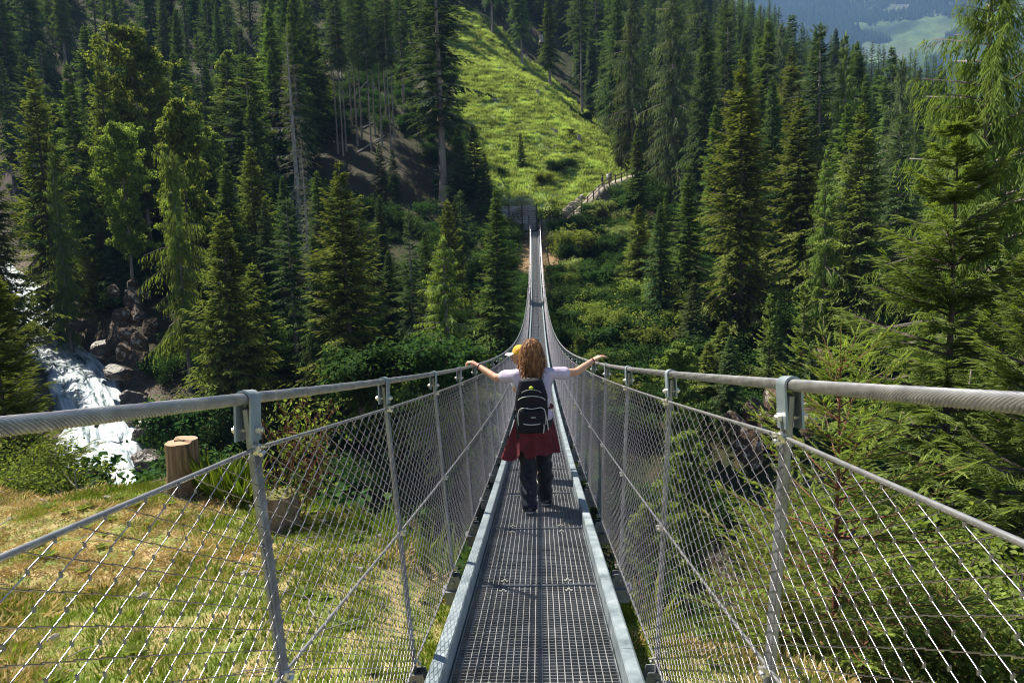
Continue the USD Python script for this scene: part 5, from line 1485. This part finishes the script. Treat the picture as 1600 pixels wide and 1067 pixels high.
mat('eye_dark', [(.3, (.03, .02, .01)), (.7, (.05, .03, .02))], scale=5, rough=.2)
mat('lip', [(.3, (.42, .14, .12)), (.7, (.48, .18, .15))], scale=9, rough=.4)
M3 = manifold3d.Manifold


def ball(c, r, n=16):
    r = (r,) * 3 if np.ndim(r) == 0 else r
    return M3.sphere(1.0, n).scale(r).translate([float(q) for q in c])


def hull(*b):
    return M3.batch_hull(list(b))


def chain(pts, rad, n=16):
    b = [ball(p, r, n) for p, r in zip(pts, rad)]
    return M3.batch_boolean([hull(b[i], b[i + 1]) for i in range(len(b) - 1)], manifold3d.OpType.Add)


def skinned(ms, edge=.022, it=8, wrinkle=0.0, seed=0, fr=9.0):
    m = M3.batch_boolean(ms, manifold3d.OpType.Add).refine_to_length(edge)
    q = m.to_mesh()
    t = trimesh.Trimesh(np.array(q.vert_properties[:, :3], float), np.array(q.tri_verts), process=True)
    trimesh.smoothing.filter_taubin(t, lamb=.5, nu=.52, iterations=it)
    if wrinkle:
        v = t.vertices.copy()
        t.vertices = v + t.vertex_normals * ((meshkit.fbm(v * fr, 3, seed) - .5) * wrinkle)[:, None]
    return t


def hand_parts(wrist, direc, palm_n, thumb, curl=(.5, .9, .7), size=1.0):
    """palm and five bent fingers. direc: from wrist to knuckles; palm_n: the way the palm faces; thumb: the side the thumb is on."""
    d = nrm(np.asarray(direc, float)); pn = np.asarray(palm_n, float); pn = nrm(pn - d * (pn @ d)); sd = np.asarray(thumb, float); sd = nrm(sd - d * (sd @ d) - pn * (sd @ pn))
    w = np.asarray(wrist, float); S = size
    pal = [ball(w + sd * .018 * S, .014 * S, 10), ball(w - sd * .018 * S, .014 * S, 10), ball(w + d * .078 * S + sd * .030 * S, .0115 * S, 10), ball(w + d * .072 * S - sd * .030 * S, .0105 * S, 10), ball(w + d * .04 * S + sd * .034 * S + pn * .004, .013 * S, 10)]
    out = [hull(*pal)]
    for k, (off, ln) in enumerate(((.030, .92), (.010, 1.0), (-.011, .95), (-.031, .76))):
        p = w + d * (.080 - .004 * abs(k - 1)) * S + sd * off * S
        a = 0; pts = [p]
        for seg, c in zip((.042, .027, .020), curl):
            a += c
            p = p + (d * math.cos(a) + pn * math.sin(a)) * seg * ln * S
            pts.append(p)
        out.append(chain(pts, [.0092 * S, .0086 * S, .0079 * S, .0068 * S], 8))
    b = w + d * .022 * S + sd * .030 * S + pn * .006
    t1 = b + nrm(sd * .75 + d * .6 + pn * .35) * .040 * S; t2 = t1 + nrm(sd * .25 + d * .75 + pn * .65) * .030 * S; t3 = t2 + nrm(-sd * .05 + d * .7 + pn * .75) * .022 * S
    out.append(chain([b, t1, t2, t3], [.0125 * S, .0105 * S, .0092 * S, .0075 * S], 8))
    return out


def person(label, loc, rz, J, col, scale=1.0, group=None, detail=True, hair='long', wrinkle=.012):
    """One figure: a continuous body with its clothes and hair as parts. Local axes: facing +y, feet at z = 0."""
    T = thing('person', label, 'person', loc, rz, scale, group)
    sh, hp = J['shoulders'], J['hips']
    neck, head = np.array(J['neck'], float), np.array(J['head'], float)
    yaw = J.get('head_yaw', 0.0); fw = np.array([-math.sin(yaw), math.cos(yaw), J.get('head_pitch', 0.0)]); fw /= np.linalg.norm(fw)
    rt = nrm(np.cross(fw, [0, 0, 1.0])); up = np.cross(rt, fw)

    def H(a, b, c):
        return head + rt * a + fw * b + up * c

    chest, waist, pel = np.array(J['chest'], float), np.array(J['waist'], float), np.array(J['pelvis'], float)
    torso = [hull(ball(chest + [-.095, -.01, .0], (.070, .085, .10)), ball(chest + [.095, -.01, 0], (.070, .085, .10)), ball(waist + [-.065, 0, 0], (.065, .082, .06)), ball(waist + [.065, 0, 0], (.065, .082, .06))),
             hull(ball(waist + [-.065, 0, 0], (.065, .082, .06)), ball(waist + [.065, 0, 0], (.065, .082, .06)), ball(pel + [-.085, -.015, 0], (.082, .098, .085)), ball(pel + [.085, -.015, 0], (.082, .098, .085))),
             hull(ball(chest + [-.095, -.01, .03], (.07, .08, .09)), ball(chest + [.095, -.01, .03], (.07, .08, .09)), ball(sh[0], .052), ball(sh[1], .052), ball(neck - [0, 0, .03], .062))]
    arms, legs, hands = [], [], []
    for s in (0, 1):
        a = J['arms'][s]
        arms.append(chain([sh[s], np.array(sh[s]) * .45 + np.array(a[0]) * .55, a[0]], [.050, .044, .037]))
        m = np.array(a[0]) * .65 + np.array(a[1]) * .35
        arms.append(chain([a[0], m, a[1]], [.037, .037, .025]))
        hands += hand_parts(*J['hands'][s])
        k, an = J['legs'][s]
        legs.append(chain([hp[s], np.array(hp[s]) * .5 + np.array(k) * .5, k], [.088, .078, .056]))
        legs.append(chain([k, np.array(k) * .68 + np.array(an) * .32 + [0, -.012, 0], an], [.054, .056, .036]))
        legs.append(chain([np.array(an) + [0, -.03, -.045], np.array(an) + [0, .06, -.05], np.array(an) + [0, .14, -.062]], [.034, .034, .022]))
    skull = [hull(ball(H(0, .0, .025), (.076, .092, .095)), ball(H(0, -.015, .0), (.074, .088, .085)), ball(H(0, .035, -.055), (.052, .055, .055)), ball(H(0, .055, -.085), (.026, .026, .024)))]
    nk = chain([neck - [0, 0, .05], neck, H(0, -.012, -.06)], [.062, .054, .052])
    nose = hull(ball(H(0, .088, .005), .010, 8), ball(H(0, .108, -.026), .0125, 8), ball(H(.012, .092, -.030), .009, 8), ball(H(-.012, .092, -.030), .009, 8))
    ears = [hull(ball(H(s * .076, -.005, .012), (.010, .018, .022), 8), ball(H(s * .076, -.002, -.018), (.009, .011, .012), 8)) for s in (-1, 1)]
    body = skinned(torso + arms + legs + skull + [nk, nose] + ears, .020 if detail else .045, 7)
    hnd = skinned(hands, .0035 if detail else .02, 2)
    # hands join the body's surface
    B = trimesh.util.concatenate([body, hnd])
    obj('body', (B.vertices, B.faces), 'skin', T, smooth=True)
    if detail:
        for s in (-1, 1):
            obj('eye', (lambda m: (np.array(m.vert_properties[:, :3]), np.array(m.tri_verts)))(ball(H(s * .031, .083, .012), .0125, 14).to_mesh()), 'eye_white', T, smooth=True)
            obj('iris', (lambda m: (np.array(m.vert_properties[:, :3]), np.array(m.tri_verts)))(ball(H(s * .031, .0915, .012), .0062, 10).to_mesh()), 'eye_dark', T, smooth=True)
        m = hull(ball(H(-.02, .088, -.056), .005, 8), ball(H(.02, .088, -.056), .005, 8), ball(H(0, .097, -.053), .007, 8), ball(H(0, .095, -.060), .007, 8)).to_mesh()
        obj('mouth', (np.array(m.vert_properties[:, :3]), np.array(m.tri_verts)), 'lip', T, smooth=True)
    # shirt
    g = .014
    top = [hull(ball(chest + [-.095, -.01, .0], (.070 + g, .085 + g, .10 + g)), ball(chest + [.095, -.01, 0], (.070 + g, .085 + g, .10 + g)), ball(waist + [-.068, 0, 0], (.070 + g, .086 + g, .06)), ball(waist + [.068, 0, 0], (.070 + g, .086 + g, .06))),
           hull(ball(waist + [-.068, 0, 0], (.070 + g, .086 + g, .06)), ball(waist + [.068, 0, 0], (.070 + g, .086 + g, .06)), ball(pel + [-.085, -.015, .03], (.088 + g, .103 + g, .06)), ball(pel + [.085, -.015, .03], (.088 + g, .103 + g, .06))),
           hull(ball(chest + [-.095, -.01, .03], (.07 + g, .08 + g, .09 + g)), ball(chest + [.095, -.01, .03], (.07 + g, .08 + g, .09 + g)), ball(sh[0], .046 + g), ball(sh[1], .046 + g), ball(neck - [0, 0, .045], .062 + g * .5))]
    for s in (0, 1):
        a = np.array(J['arms'][s][0]); f = J.get('sleeve', .62)
        top.append(chain([sh[s], np.array(sh[s]) * (1 - f) + a * f], [.048 + g, .054 + g * .7]))
    t = skinned(top, .018 if detail else .05, 4, wrinkle if detail else 0, 3)
    obj('shirt', (t.vertices, t.faces), col['shirt'], T, smooth=True)
    # trousers
    tr = []
    fl = J.get('trouser', 1.0)
    tr.append(hull(ball(pel + [-.085, -.015, 0], (.098, .112, .09)), ball(pel + [.085, -.015, 0], (.098, .112, .09)), ball(np.array(hp[0]), .09), ball(np.array(hp[1]), .09)))
    for s in (0, 1):
        k, an = (np.array(q, float) for q in J['legs'][s]); h = np.array(hp[s], float)
        if fl >= 1:
            tr.append(chain([h, h * .5 + k * .5, k], [.102, .094, .078])); tr.append(chain([k, k * .5 + an * .5 + [0, -.01, 0], an + [0, -.01, -.025]], [.078, .078, .074]))
        else:
            e = h + (k - h) * fl * 1.1
            tr.append(chain([h, e], [.104, .098]))
    t = skinned(tr, .015 if detail else .05, 3, wrinkle * 3.5 if detail else 0, 7, np.array([7.0, 7.0, 17.0]))
    obj('trousers' if fl >= 1 else 'shorts', (t.vertices, t.faces), col['trousers'], T, smooth=True)
    for s in (0, 1):
        an = np.array(J['legs'][s][1], float); lift = J.get('heel', (0, 0))[s]
        c = [an + [0, -.045, -.035 + lift * 0], an + [0, .01, -.035], an + [0, .105, -.055 - lift], an + [0, .165, -.062 - lift]]
        t = skinned([hull(ball(c[0], (.040, .040, .040)), ball(c[1], (.042, .04, .045))), hull(ball(c[1], (.042, .045, .042)), ball(c[2] + [.008 * (1 if s else -1), 0, 0], (.047, .045, .030))), hull(ball(c[2] + [.008 * (1 if s else -1), 0, 0], (.047, .045, .030)), ball(c[3], (.036, .03, .022)))], .02, 3)
        S = obj('shoe', (t.vertices, t.faces), col['shoes'], T, smooth=True)
        q = hull(*[ball(p + [0, 0, dz], (.042, .045, .012)) for p, dz in ((c[0], -.036), (c[1] + [0, .02, 0], -.036), (c[2], -.022), (c[3] + [0, 0, .0], -.014))]).to_mesh()
        obj('sole', (np.array(q.vert_properties[:, :3]), np.array(q.tri_verts)), 'shoe_sole', S, smooth=30)
    # hair
    r = np.random.default_rng(17)
    if hair == 'long':
        cap = skinned([hull(ball(H(0, -.012, .030), (.079, .094, .092)), ball(H(0, -.045, -.03), (.066, .066, .08)))], .02, 3)
        m = MB(); m.mesh(cap)
        n = 1300
        th = r.uniform(0, 2 * np.pi, n); ph = np.arccos(r.uniform(.0, 1, n))
        for i in range(n):
            a = np.array([math.sin(ph[i]) * math.cos(th[i]), math.sin(ph[i]) * math.sin(th[i]), math.cos(ph[i])])
            if a[1] > .55 and a[2] < .75:
                continue
            root = H(a[0] * .074, -.012 + a[1] * .088, .030 + a[2] * .090)
            out = nrm(rt * a[0] + fw * (a[1] - .35) + up * .15); side = rt * (1 if a[0] > 0 else -1)
            L = r.uniform(.27, .41); k = 14; s = np.linspace(0, 1, k)
            fr = .026 * np.sin(np.pi * np.minimum(s * 1.3, 1)) ** .8
            drop = -L * s ** 1.15 + .02 * np.sin(np.pi * np.minimum(s * 3, 1))
            w1, w2 = r.uniform(0, 6.28, 2)
            wav = .022 * s * np.sin(s * r.uniform(10, 15) + w1)
            pts = root + out * (fr * r.uniform(.7, 1.15) + .050 * s ** 1.2)[:, None] + side * (wav + .030 * s ** 1.5 * abs(a[0]))[:, None] + np.array([0, 0, 1.0]) * drop[:, None] + fw * (-.030 * s + .022 * np.sin(s * 12 + w2) * s)[:, None]
            tg = nrm(np.gradient(pts, axis=0)); sd = nrm(np.cross(tg, out + r.normal(0, .25, 3)))
            wd = r.uniform(.0035, .009) * np.sqrt(np.clip(np.sin(np.pi * (s * .88 + .10)), .03, 1))
            v = np.stack([pts - sd * wd[:, None], pts + sd * wd[:, None]], 1).reshape(-1, 3)
            j = np.arange(k - 1) * 2
            m.add(v, np.stack([j, j + 1, j + 3, j + 2], 1))
        obj('hair', m.out(), col['hair'], T, kind='stuff')
    else:
        t = skinned([hull(ball(H(0, -.010, .040), (.084, .097, .092)), ball(H(0, -.045, -.02), (.078, .068, .075)))], .03, 3)
        obj('hair', (t.vertices, t.faces), col['hair'], T, smooth=True)
    if 'cap' in col:
        c = skinned([hull(ball(H(0, -.005, .055), (.090, .104, .085)), ball(H(0, -.005, .035), (.092, .106, .03)))], .02, 2)
        C = obj('cap', (c.vertices, c.faces), col['cap'], T, smooth=True)
        a = np.linspace(-1.15, 1.15, 13)
        inner = np.array([H(math.sin(q) * .088, -.005 + math.cos(q) * .100, .035) for q in a]); outer = np.array([H(math.sin(q) * .105, .03 + math.cos(q) * .155, .020 - .018 * abs(math.sin(q))) for q in a])
        v = np.vstack([inner, outer, inner + up * .005, outer + up * .005]); n = 13
        f = [[i, i + 1, n + i + 1, n + i] for i in range(n - 1)] + [[2 * n + i, 3 * n + i, 3 * n + i + 1, 2 * n + i + 1] for i in range(n - 1)] + [[n + i, n + i + 1, 3 * n + i + 1, 3 * n + i] for i in range(n - 1)]
        obj('peak', (v, np.array(f)), 'cloth_white', C)
    return T


def dz(y):
    return float(deck_z(y))


# --- the woman on the deck: local origin under her hips
WX, WY = .0, 6.66
WZ = dz(WY) + .002


def loc(x, y, h):
    """World x, y and height above the deck at her place -> her own axes."""
    return np.array([x - WX, y - WY, h])


sl = (dz(6.9) - dz(WY))
Jw = dict(shoulders=[loc(-.158, 6.60, 1.365), loc(.158, 6.60, 1.370)], hips=[loc(-.085, 6.62, .86), loc(.080, 6.63, .86)], neck=loc(-.005, 6.62, 1.455), head=loc(-.01, 6.665, 1.592), head_pitch=-.18, head_yaw=.06,
          chest=loc(0, 6.615, 1.245), waist=loc(0, 6.62, 1.06), pelvis=loc(0, 6.62, .93),
          arms=[(loc(-.375, 6.74, 1.325), loc(-.555, 6.885, 1.425)), (loc(.420, 6.70, 1.365), loc(.600, 6.84, 1.455))],
          hands=[(loc(-.560, 6.888, 1.428), (-.80, .28, .42), (-.25, .15, -1.0), (.2, .95, .1), (.55, .75, .6)), (loc(.606, 6.845, 1.460), (.75, .45, .32), (.2, .1, -1.0), (.2, .9, .1), (.35, .25, .2))],
          legs=[(loc(-.080, 6.64, .475), loc(-.066, 6.46, .135)), (loc(.082, 6.76, .475), loc(.088, 6.83, .078))], heel=(.05, 0), sleeve=.55)
person('woman with wavy brown hair walking away along the bridge with both hands on the cables', (WX, WY, WZ), 0, Jw, dict(shirt='shirt_lilac', trousers='cloth_navy', shoes='shoe_grey', hair='hair_brown'))
# jacket tied round her waist: part of her clothing
_T = stage.GetPrimAtPath('/World/person')


def jacket():
    na, nh = 72, 16
    th = np.linspace(0, 2 * np.pi, na, endpoint=False)  # 0 = right, going round the back
    v = []
    hem = .44 + .02 * np.sin(7 * th + 1) + .10 * np.exp(-((th - np.pi * .93) / .35) ** 2) + .035 * np.exp(-((th - .35) / .3) ** 2) - .17 * np.exp(-((th - 1.5 * np.pi) / .75) ** 2) - .02 * np.sin(3 * th)
    for lay in (0, .010):
        for i in range(nh):
            q = i / (nh - 1)
            z = 1.075 - (hem + .03) * q
            rx = .150 + .060 * q ** .9 + .026 * np.sin(6 * th + 2.2 * q) * q + .016 * np.sin(11 * th + 2 - 2 * q) * q + .012 * np.sin(17 * th) * q ** 2 - lay
            ry = .130 + .050 * q + .026 * np.sin(7 * th + 2 + q) * q + .012 * np.sin(13 * th) * q - lay
            rx += .085 * np.exp(-((th - np.pi * .97) / .34) ** 2) * q
            y = -np.sin(th) * ry - .015
            v.append(np.c_[np.cos(th) * rx, y, z + .008 * np.sin(9 * th) * q])
    v = np.vstack(v); f = []
    for l in (0, 1):
        o = l * nh * na
        for i in range(nh - 1):
            for j in range(na):
                k = (j + 1) % na
                q = [o + i * na + j, o + i * na + k, o + (i + 1) * na + k, o + (i + 1) * na + j]
                f.append(q if l == 0 else q[::-1])
    for i in (0, nh - 1):
        for j in range(na):
            k = (j + 1) % na
            f.append([i * na + j, i * na + k, nh * na + i * na + k, nh * na + i * na + j])
    Jk = obj('tied_jacket', (v, np.array(f)), 'cloth_maroon', _T, smooth=50)
    c = skinned([chain([(-.165, .04, 1.03), (-.09, .135, 1.0), (0, .15, .985)], [.03, .035, .04]), chain([(.165, .04, 1.03), (.09, .135, 1.0), (0, .15, .985)], [.03, .035, .04]), chain([(0, .15, .985), (-.05, .16, .80), (-.08, .17, .62)], [.035, .034, .04]), chain([(0, .15, .985), (.05, .165, .82), (.07, .18, .66)], [.035, .034, .04])], .025, 3, .012)
    obj('knotted_sleeves', (c.vertices, c.faces), 'cloth_maroon', Jk, smooth=True)
    obj('waistband', MB().tube([(math.cos(a) * .165, -math.sin(a) * .138 - .015, 1.04) for a in np.linspace(0, 6.283, 40)], .016, 6, caps=False).out(), 'cloth_maroon', Jk, smooth=True)


jacket()
for xy in ((-.548, 6.878, 1.421, -.80, .28, .42), (.594, 6.836, 1.452, .75, .45, .32)):
    c = loc(*xy[:3]); d = nrm(np.array(xy[3:])); u = nrm(np.cross(d, [0, 0, 1])); w = np.cross(u, d)
    obj('bracelet', MB().tube([c + (u * math.cos(a) + w * math.sin(a)) * .0285 for a in np.linspace(0, 6.283, 24)], .0045, 6, caps=False).out(), 'cloth_maroon', _T, smooth=True)


def backpack():
    t = thing('backpack', 'dark navy rucksack with grey piping worn on the back of the woman', 'backpack', (WX - .020, WY - .185, WZ), scale=(1.14, 1.05, .97))
    z0, z1 = .875, 1.385

    def sec(z):
        q = (z - z0) / (z1 - z0)
        return .138 * (1 - .06 * (1 - q)) * (1 - .55 * max(q - .62, 0) ** 1.5 * 2.6), .085 * (1 - .25 * q ** 2)

    b = []
    zs = np.linspace(z0 + .03, z1 - .03, 9)
    for a, c in zip(zs[:-1], zs[1:]):
        pts = []
        for z in (a, c):
            w, d = sec(z)
            for sx in (-1, 1):
                pts += [ball((sx * (w - .035), d - .04, z), .035, 10), ball((sx * (w - .05), -d + .05, z), .05, 10)]
        b.append(hull(*pts))
    m = skinned(b, .016, 5, .010, 5, 14)
    obj('main_bag', (m.vertices, m.faces), 'pack_nylon', t, smooth=True)
    pk = skinned([hull(*[ball((sx * x, -.080, z), (.028, .040, .028), 10) for sx in (-1, 1) for x, z in ((.082, .965), (.085, 1.085))]), hull(*[ball((sx * .075, -.078, 1.10), (.025, .03, .02), 10) for sx in (-1, 1)])], .016, 4, .008, 6, 16)
    P = obj('front_pocket', (pk.vertices, pk.faces), 'pack_nylon', t, smooth=True)
    s = np.linspace(0, 1, 25)
    arch = [(-.112, -.090, .955), (-.116, -.095, 1.04), (-.106, -.099, 1.105), (-.08, -.104, 1.128), (-.03, -.112, 1.122), (0, -.114, 1.117), (.03, -.112, 1.122), (.08, -.104, 1.128), (.106, -.099, 1.105), (.116, -.095, 1.04), (.112, -.090, .955)]
    obj('piping', MB().tube(arch, .0042, 6).out(), 'piping_grey', P, smooth=True)
    obj('piping', MB().tube([(-.098, -.106, .985), (-.05, -.122, .968), (0, -.126, .964), (.05, -.122, .968), (.098, -.106, .985)], .0048, 6).out(), 'piping_grey', P, smooth=True)
    obj('mark', MB().box((.012, -.1225, 1.035), (.040, .003, .006)).out(), 'piping_grey', P)
    for zz, w, y in ((1.215, .112, -.058), (1.275, .088, -.050)):
        obj('zip', MB().tube([(math.cos(a) * w, y - .040 * math.sin(a), zz + .055 * math.sin(a) - .03) for a in np.linspace(.05, 3.09, 18)], .0042, 6).out(), 'piping_grey' if w > .1 else 'cloth_grey', t, smooth=True)
    obj('pull_cord', MB().tube([(.095, -.108, .985), (.098, -.112, .93), (.092, -.108, .875)], .004, 6).out(), 'piping_grey', t, smooth=True)
    obj('pull_cord', MB().tube([(.118, -.095, 1.04), (.128, -.09, .97), (.132, -.085, .90)], .0038, 6).out(), 'piping_grey', t, smooth=True)
    obj('grab_loop', MB().tube([(-.035, .03, 1.36), (-.025, -.01, 1.40), (.0, -.03, 1.345), (.025, -.01, 1.40), (.035, .03, 1.36)], .008, 6).out(), 'cloth_grey', t, smooth=True)
    m = ball((.0, -.078, 1.315), .019, 20).to_mesh()
    obj('ball_charm', (np.array(m.vert_properties[:, :3]), np.array(m.tri_verts)), 'ball_yellow', t, smooth=True)
    for sx in (-1, 1):
        c = skinned([chain([(sx * .07, .055, 1.33), (sx * .098, .105, 1.435), (sx * .105, .18, 1.455), (sx * .11, .245, 1.36), (sx * .12, .245, 1.20), (sx * .14, .19, 1.05), (sx * .145, .10, .97)], [.020, .021, .020, .020, .018, .013, .012], 10)], .02, 3)
        obj('shoulder_strap', (c.vertices, c.faces), 'pack_nylon', t, smooth=True)


backpack()
# --- the companion in front of her
CXp, CYp = -.055, 8.25


def simple_pose(step=.14, arm=.0):
    return dict(shoulders=[(-.17, -.01, 1.37), (.17, -.01, 1.37)], hips=[(-.085, 0, .86), (.085, 0, .86)], neck=(0, .01, 1.45), head=(0, .035, 1.58), chest=(0, 0, 1.24), waist=(0, 0, 1.06), pelvis=(0, 0, .93),
                arms=[((-.235, -.03 - arm, 1.10), (-.245, .08 - arm, .87)), ((.235, .03 + arm, 1.10), (.245, .16 + arm, .89))],
                hands=[((-.245, .085 - arm, .865), (0, .15, -1), (1, 0, 0), (0, 1, 0), (.4, .5, .4)), ((.245, .165 + arm, .885), (0, .25, -1), (-1, 0, 0), (0, 1, 0), (.4, .5, .4))],
                legs=[((-.085, .08 + step * .3, .475), (-.085, step, .08)), ((.085, .06 - step * .2, .475), (.085, -step, .105))], heel=(0, .03))


Jc = simple_pose(.16, .05)
Jc.update(head_yaw=1.25, trouser=.55, head=(-.125, .05, 1.575), neck=(-.04, .01, 1.45), arms=[((-.19, .12, 1.13), (-.06, .30, 1.16)), ((.21, .12, 1.13), (.10, .31, 1.14))],
          hands=[((-.06, .302, 1.16), (1, .4, .1), (0, -.3, -1), (0, 1, .3), (.4, .5, .4)), ((.10, .312, 1.14), (-1, .4, .1), (0, -.3, -1), (0, 1, .3), (.4, .5, .4))])
person('person in a yellow cap walking ahead of the woman, mostly hidden by her', (CXp, CYp, dz(CYp)), 0, Jc, dict(shirt='cloth_white', trousers='cloth_red', shoes='shoe_grey', hair='hair_dark', cap='cap_yellow'), scale=.97, hair='short')
# --- three walkers on the far path
_ph = person('first walker in black on the far path behind the fence, left of three', (0, 0, 0), 0, simple_pose(.1), dict(shirt='cloth_black', trousers='cloth_black', shoes='shoe_grey', hair='hair_dark'), detail=False, hair='short')
for i, (a, c) in enumerate([(941, ('cloth_black', 'cloth_black')), (949.5, ('cloth_white', 'cloth_grey')), (954.5, ('cloth_black', 'cloth_black'))]):
    ys = np.linspace(98, 112, 300)
    pc = np.array([[np.interp(y, PATH[:, 1], PATH[:, k]) for k in range(3)] for y in ys])
    pxs = proj(pc)[0]
    p = pc[int(np.argmin(np.abs(pxs - a)))]
    if i == 0:
        _ph.GetPrim().GetAttribute('xformOp:translate').Set(Gf.Vec3d(*p.tolist())); _ph.GetPrim().GetAttribute('xformOp:rotateZ').Set(-55.0)
    else:
        person(['', 'middle walker in a pale shirt on the far path behind the fence', 'last walker in black on the far path behind the fence, right of three'][i], p, math.radians(-55), simple_pose(.1), dict(shirt=c[0], trousers=c[1], shoes='shoe_grey', hair='hair_dark'), detail=False, hair='short')
# ------------------------------------------------------------------ air
MAT['air'] = usdkit.material(stage, '/World/Looks/air', {'v': ('principled_volume', {'color': (.30, .52, .95), 'density': .00012, 'anisotropy': .1})}, [], volume='v.volume')
_zmin = float(min(TV[:, 2].min(), MTN[:, 2].min())) - 1.0
_zmax = float(max(TV[:, 2].max(), MTN[:, 2].max())) + 30
_b = np.array([[min(TV[:, 0].min(), MTN[:, 0].min()) - 40, min(TV[:, 1].min(), -70) - 10, _zmin], [max(TV[:, 0].max(), MTN[:, 0].max()) + 40, max(TV[:, 1].max(), MTN[:, 1].max()) + 40, _zmax]])
tag(obj('haze', trimesh.creation.box(bounds=_b), 'air', kind='stuff'), 'thin blue mountain air', None)
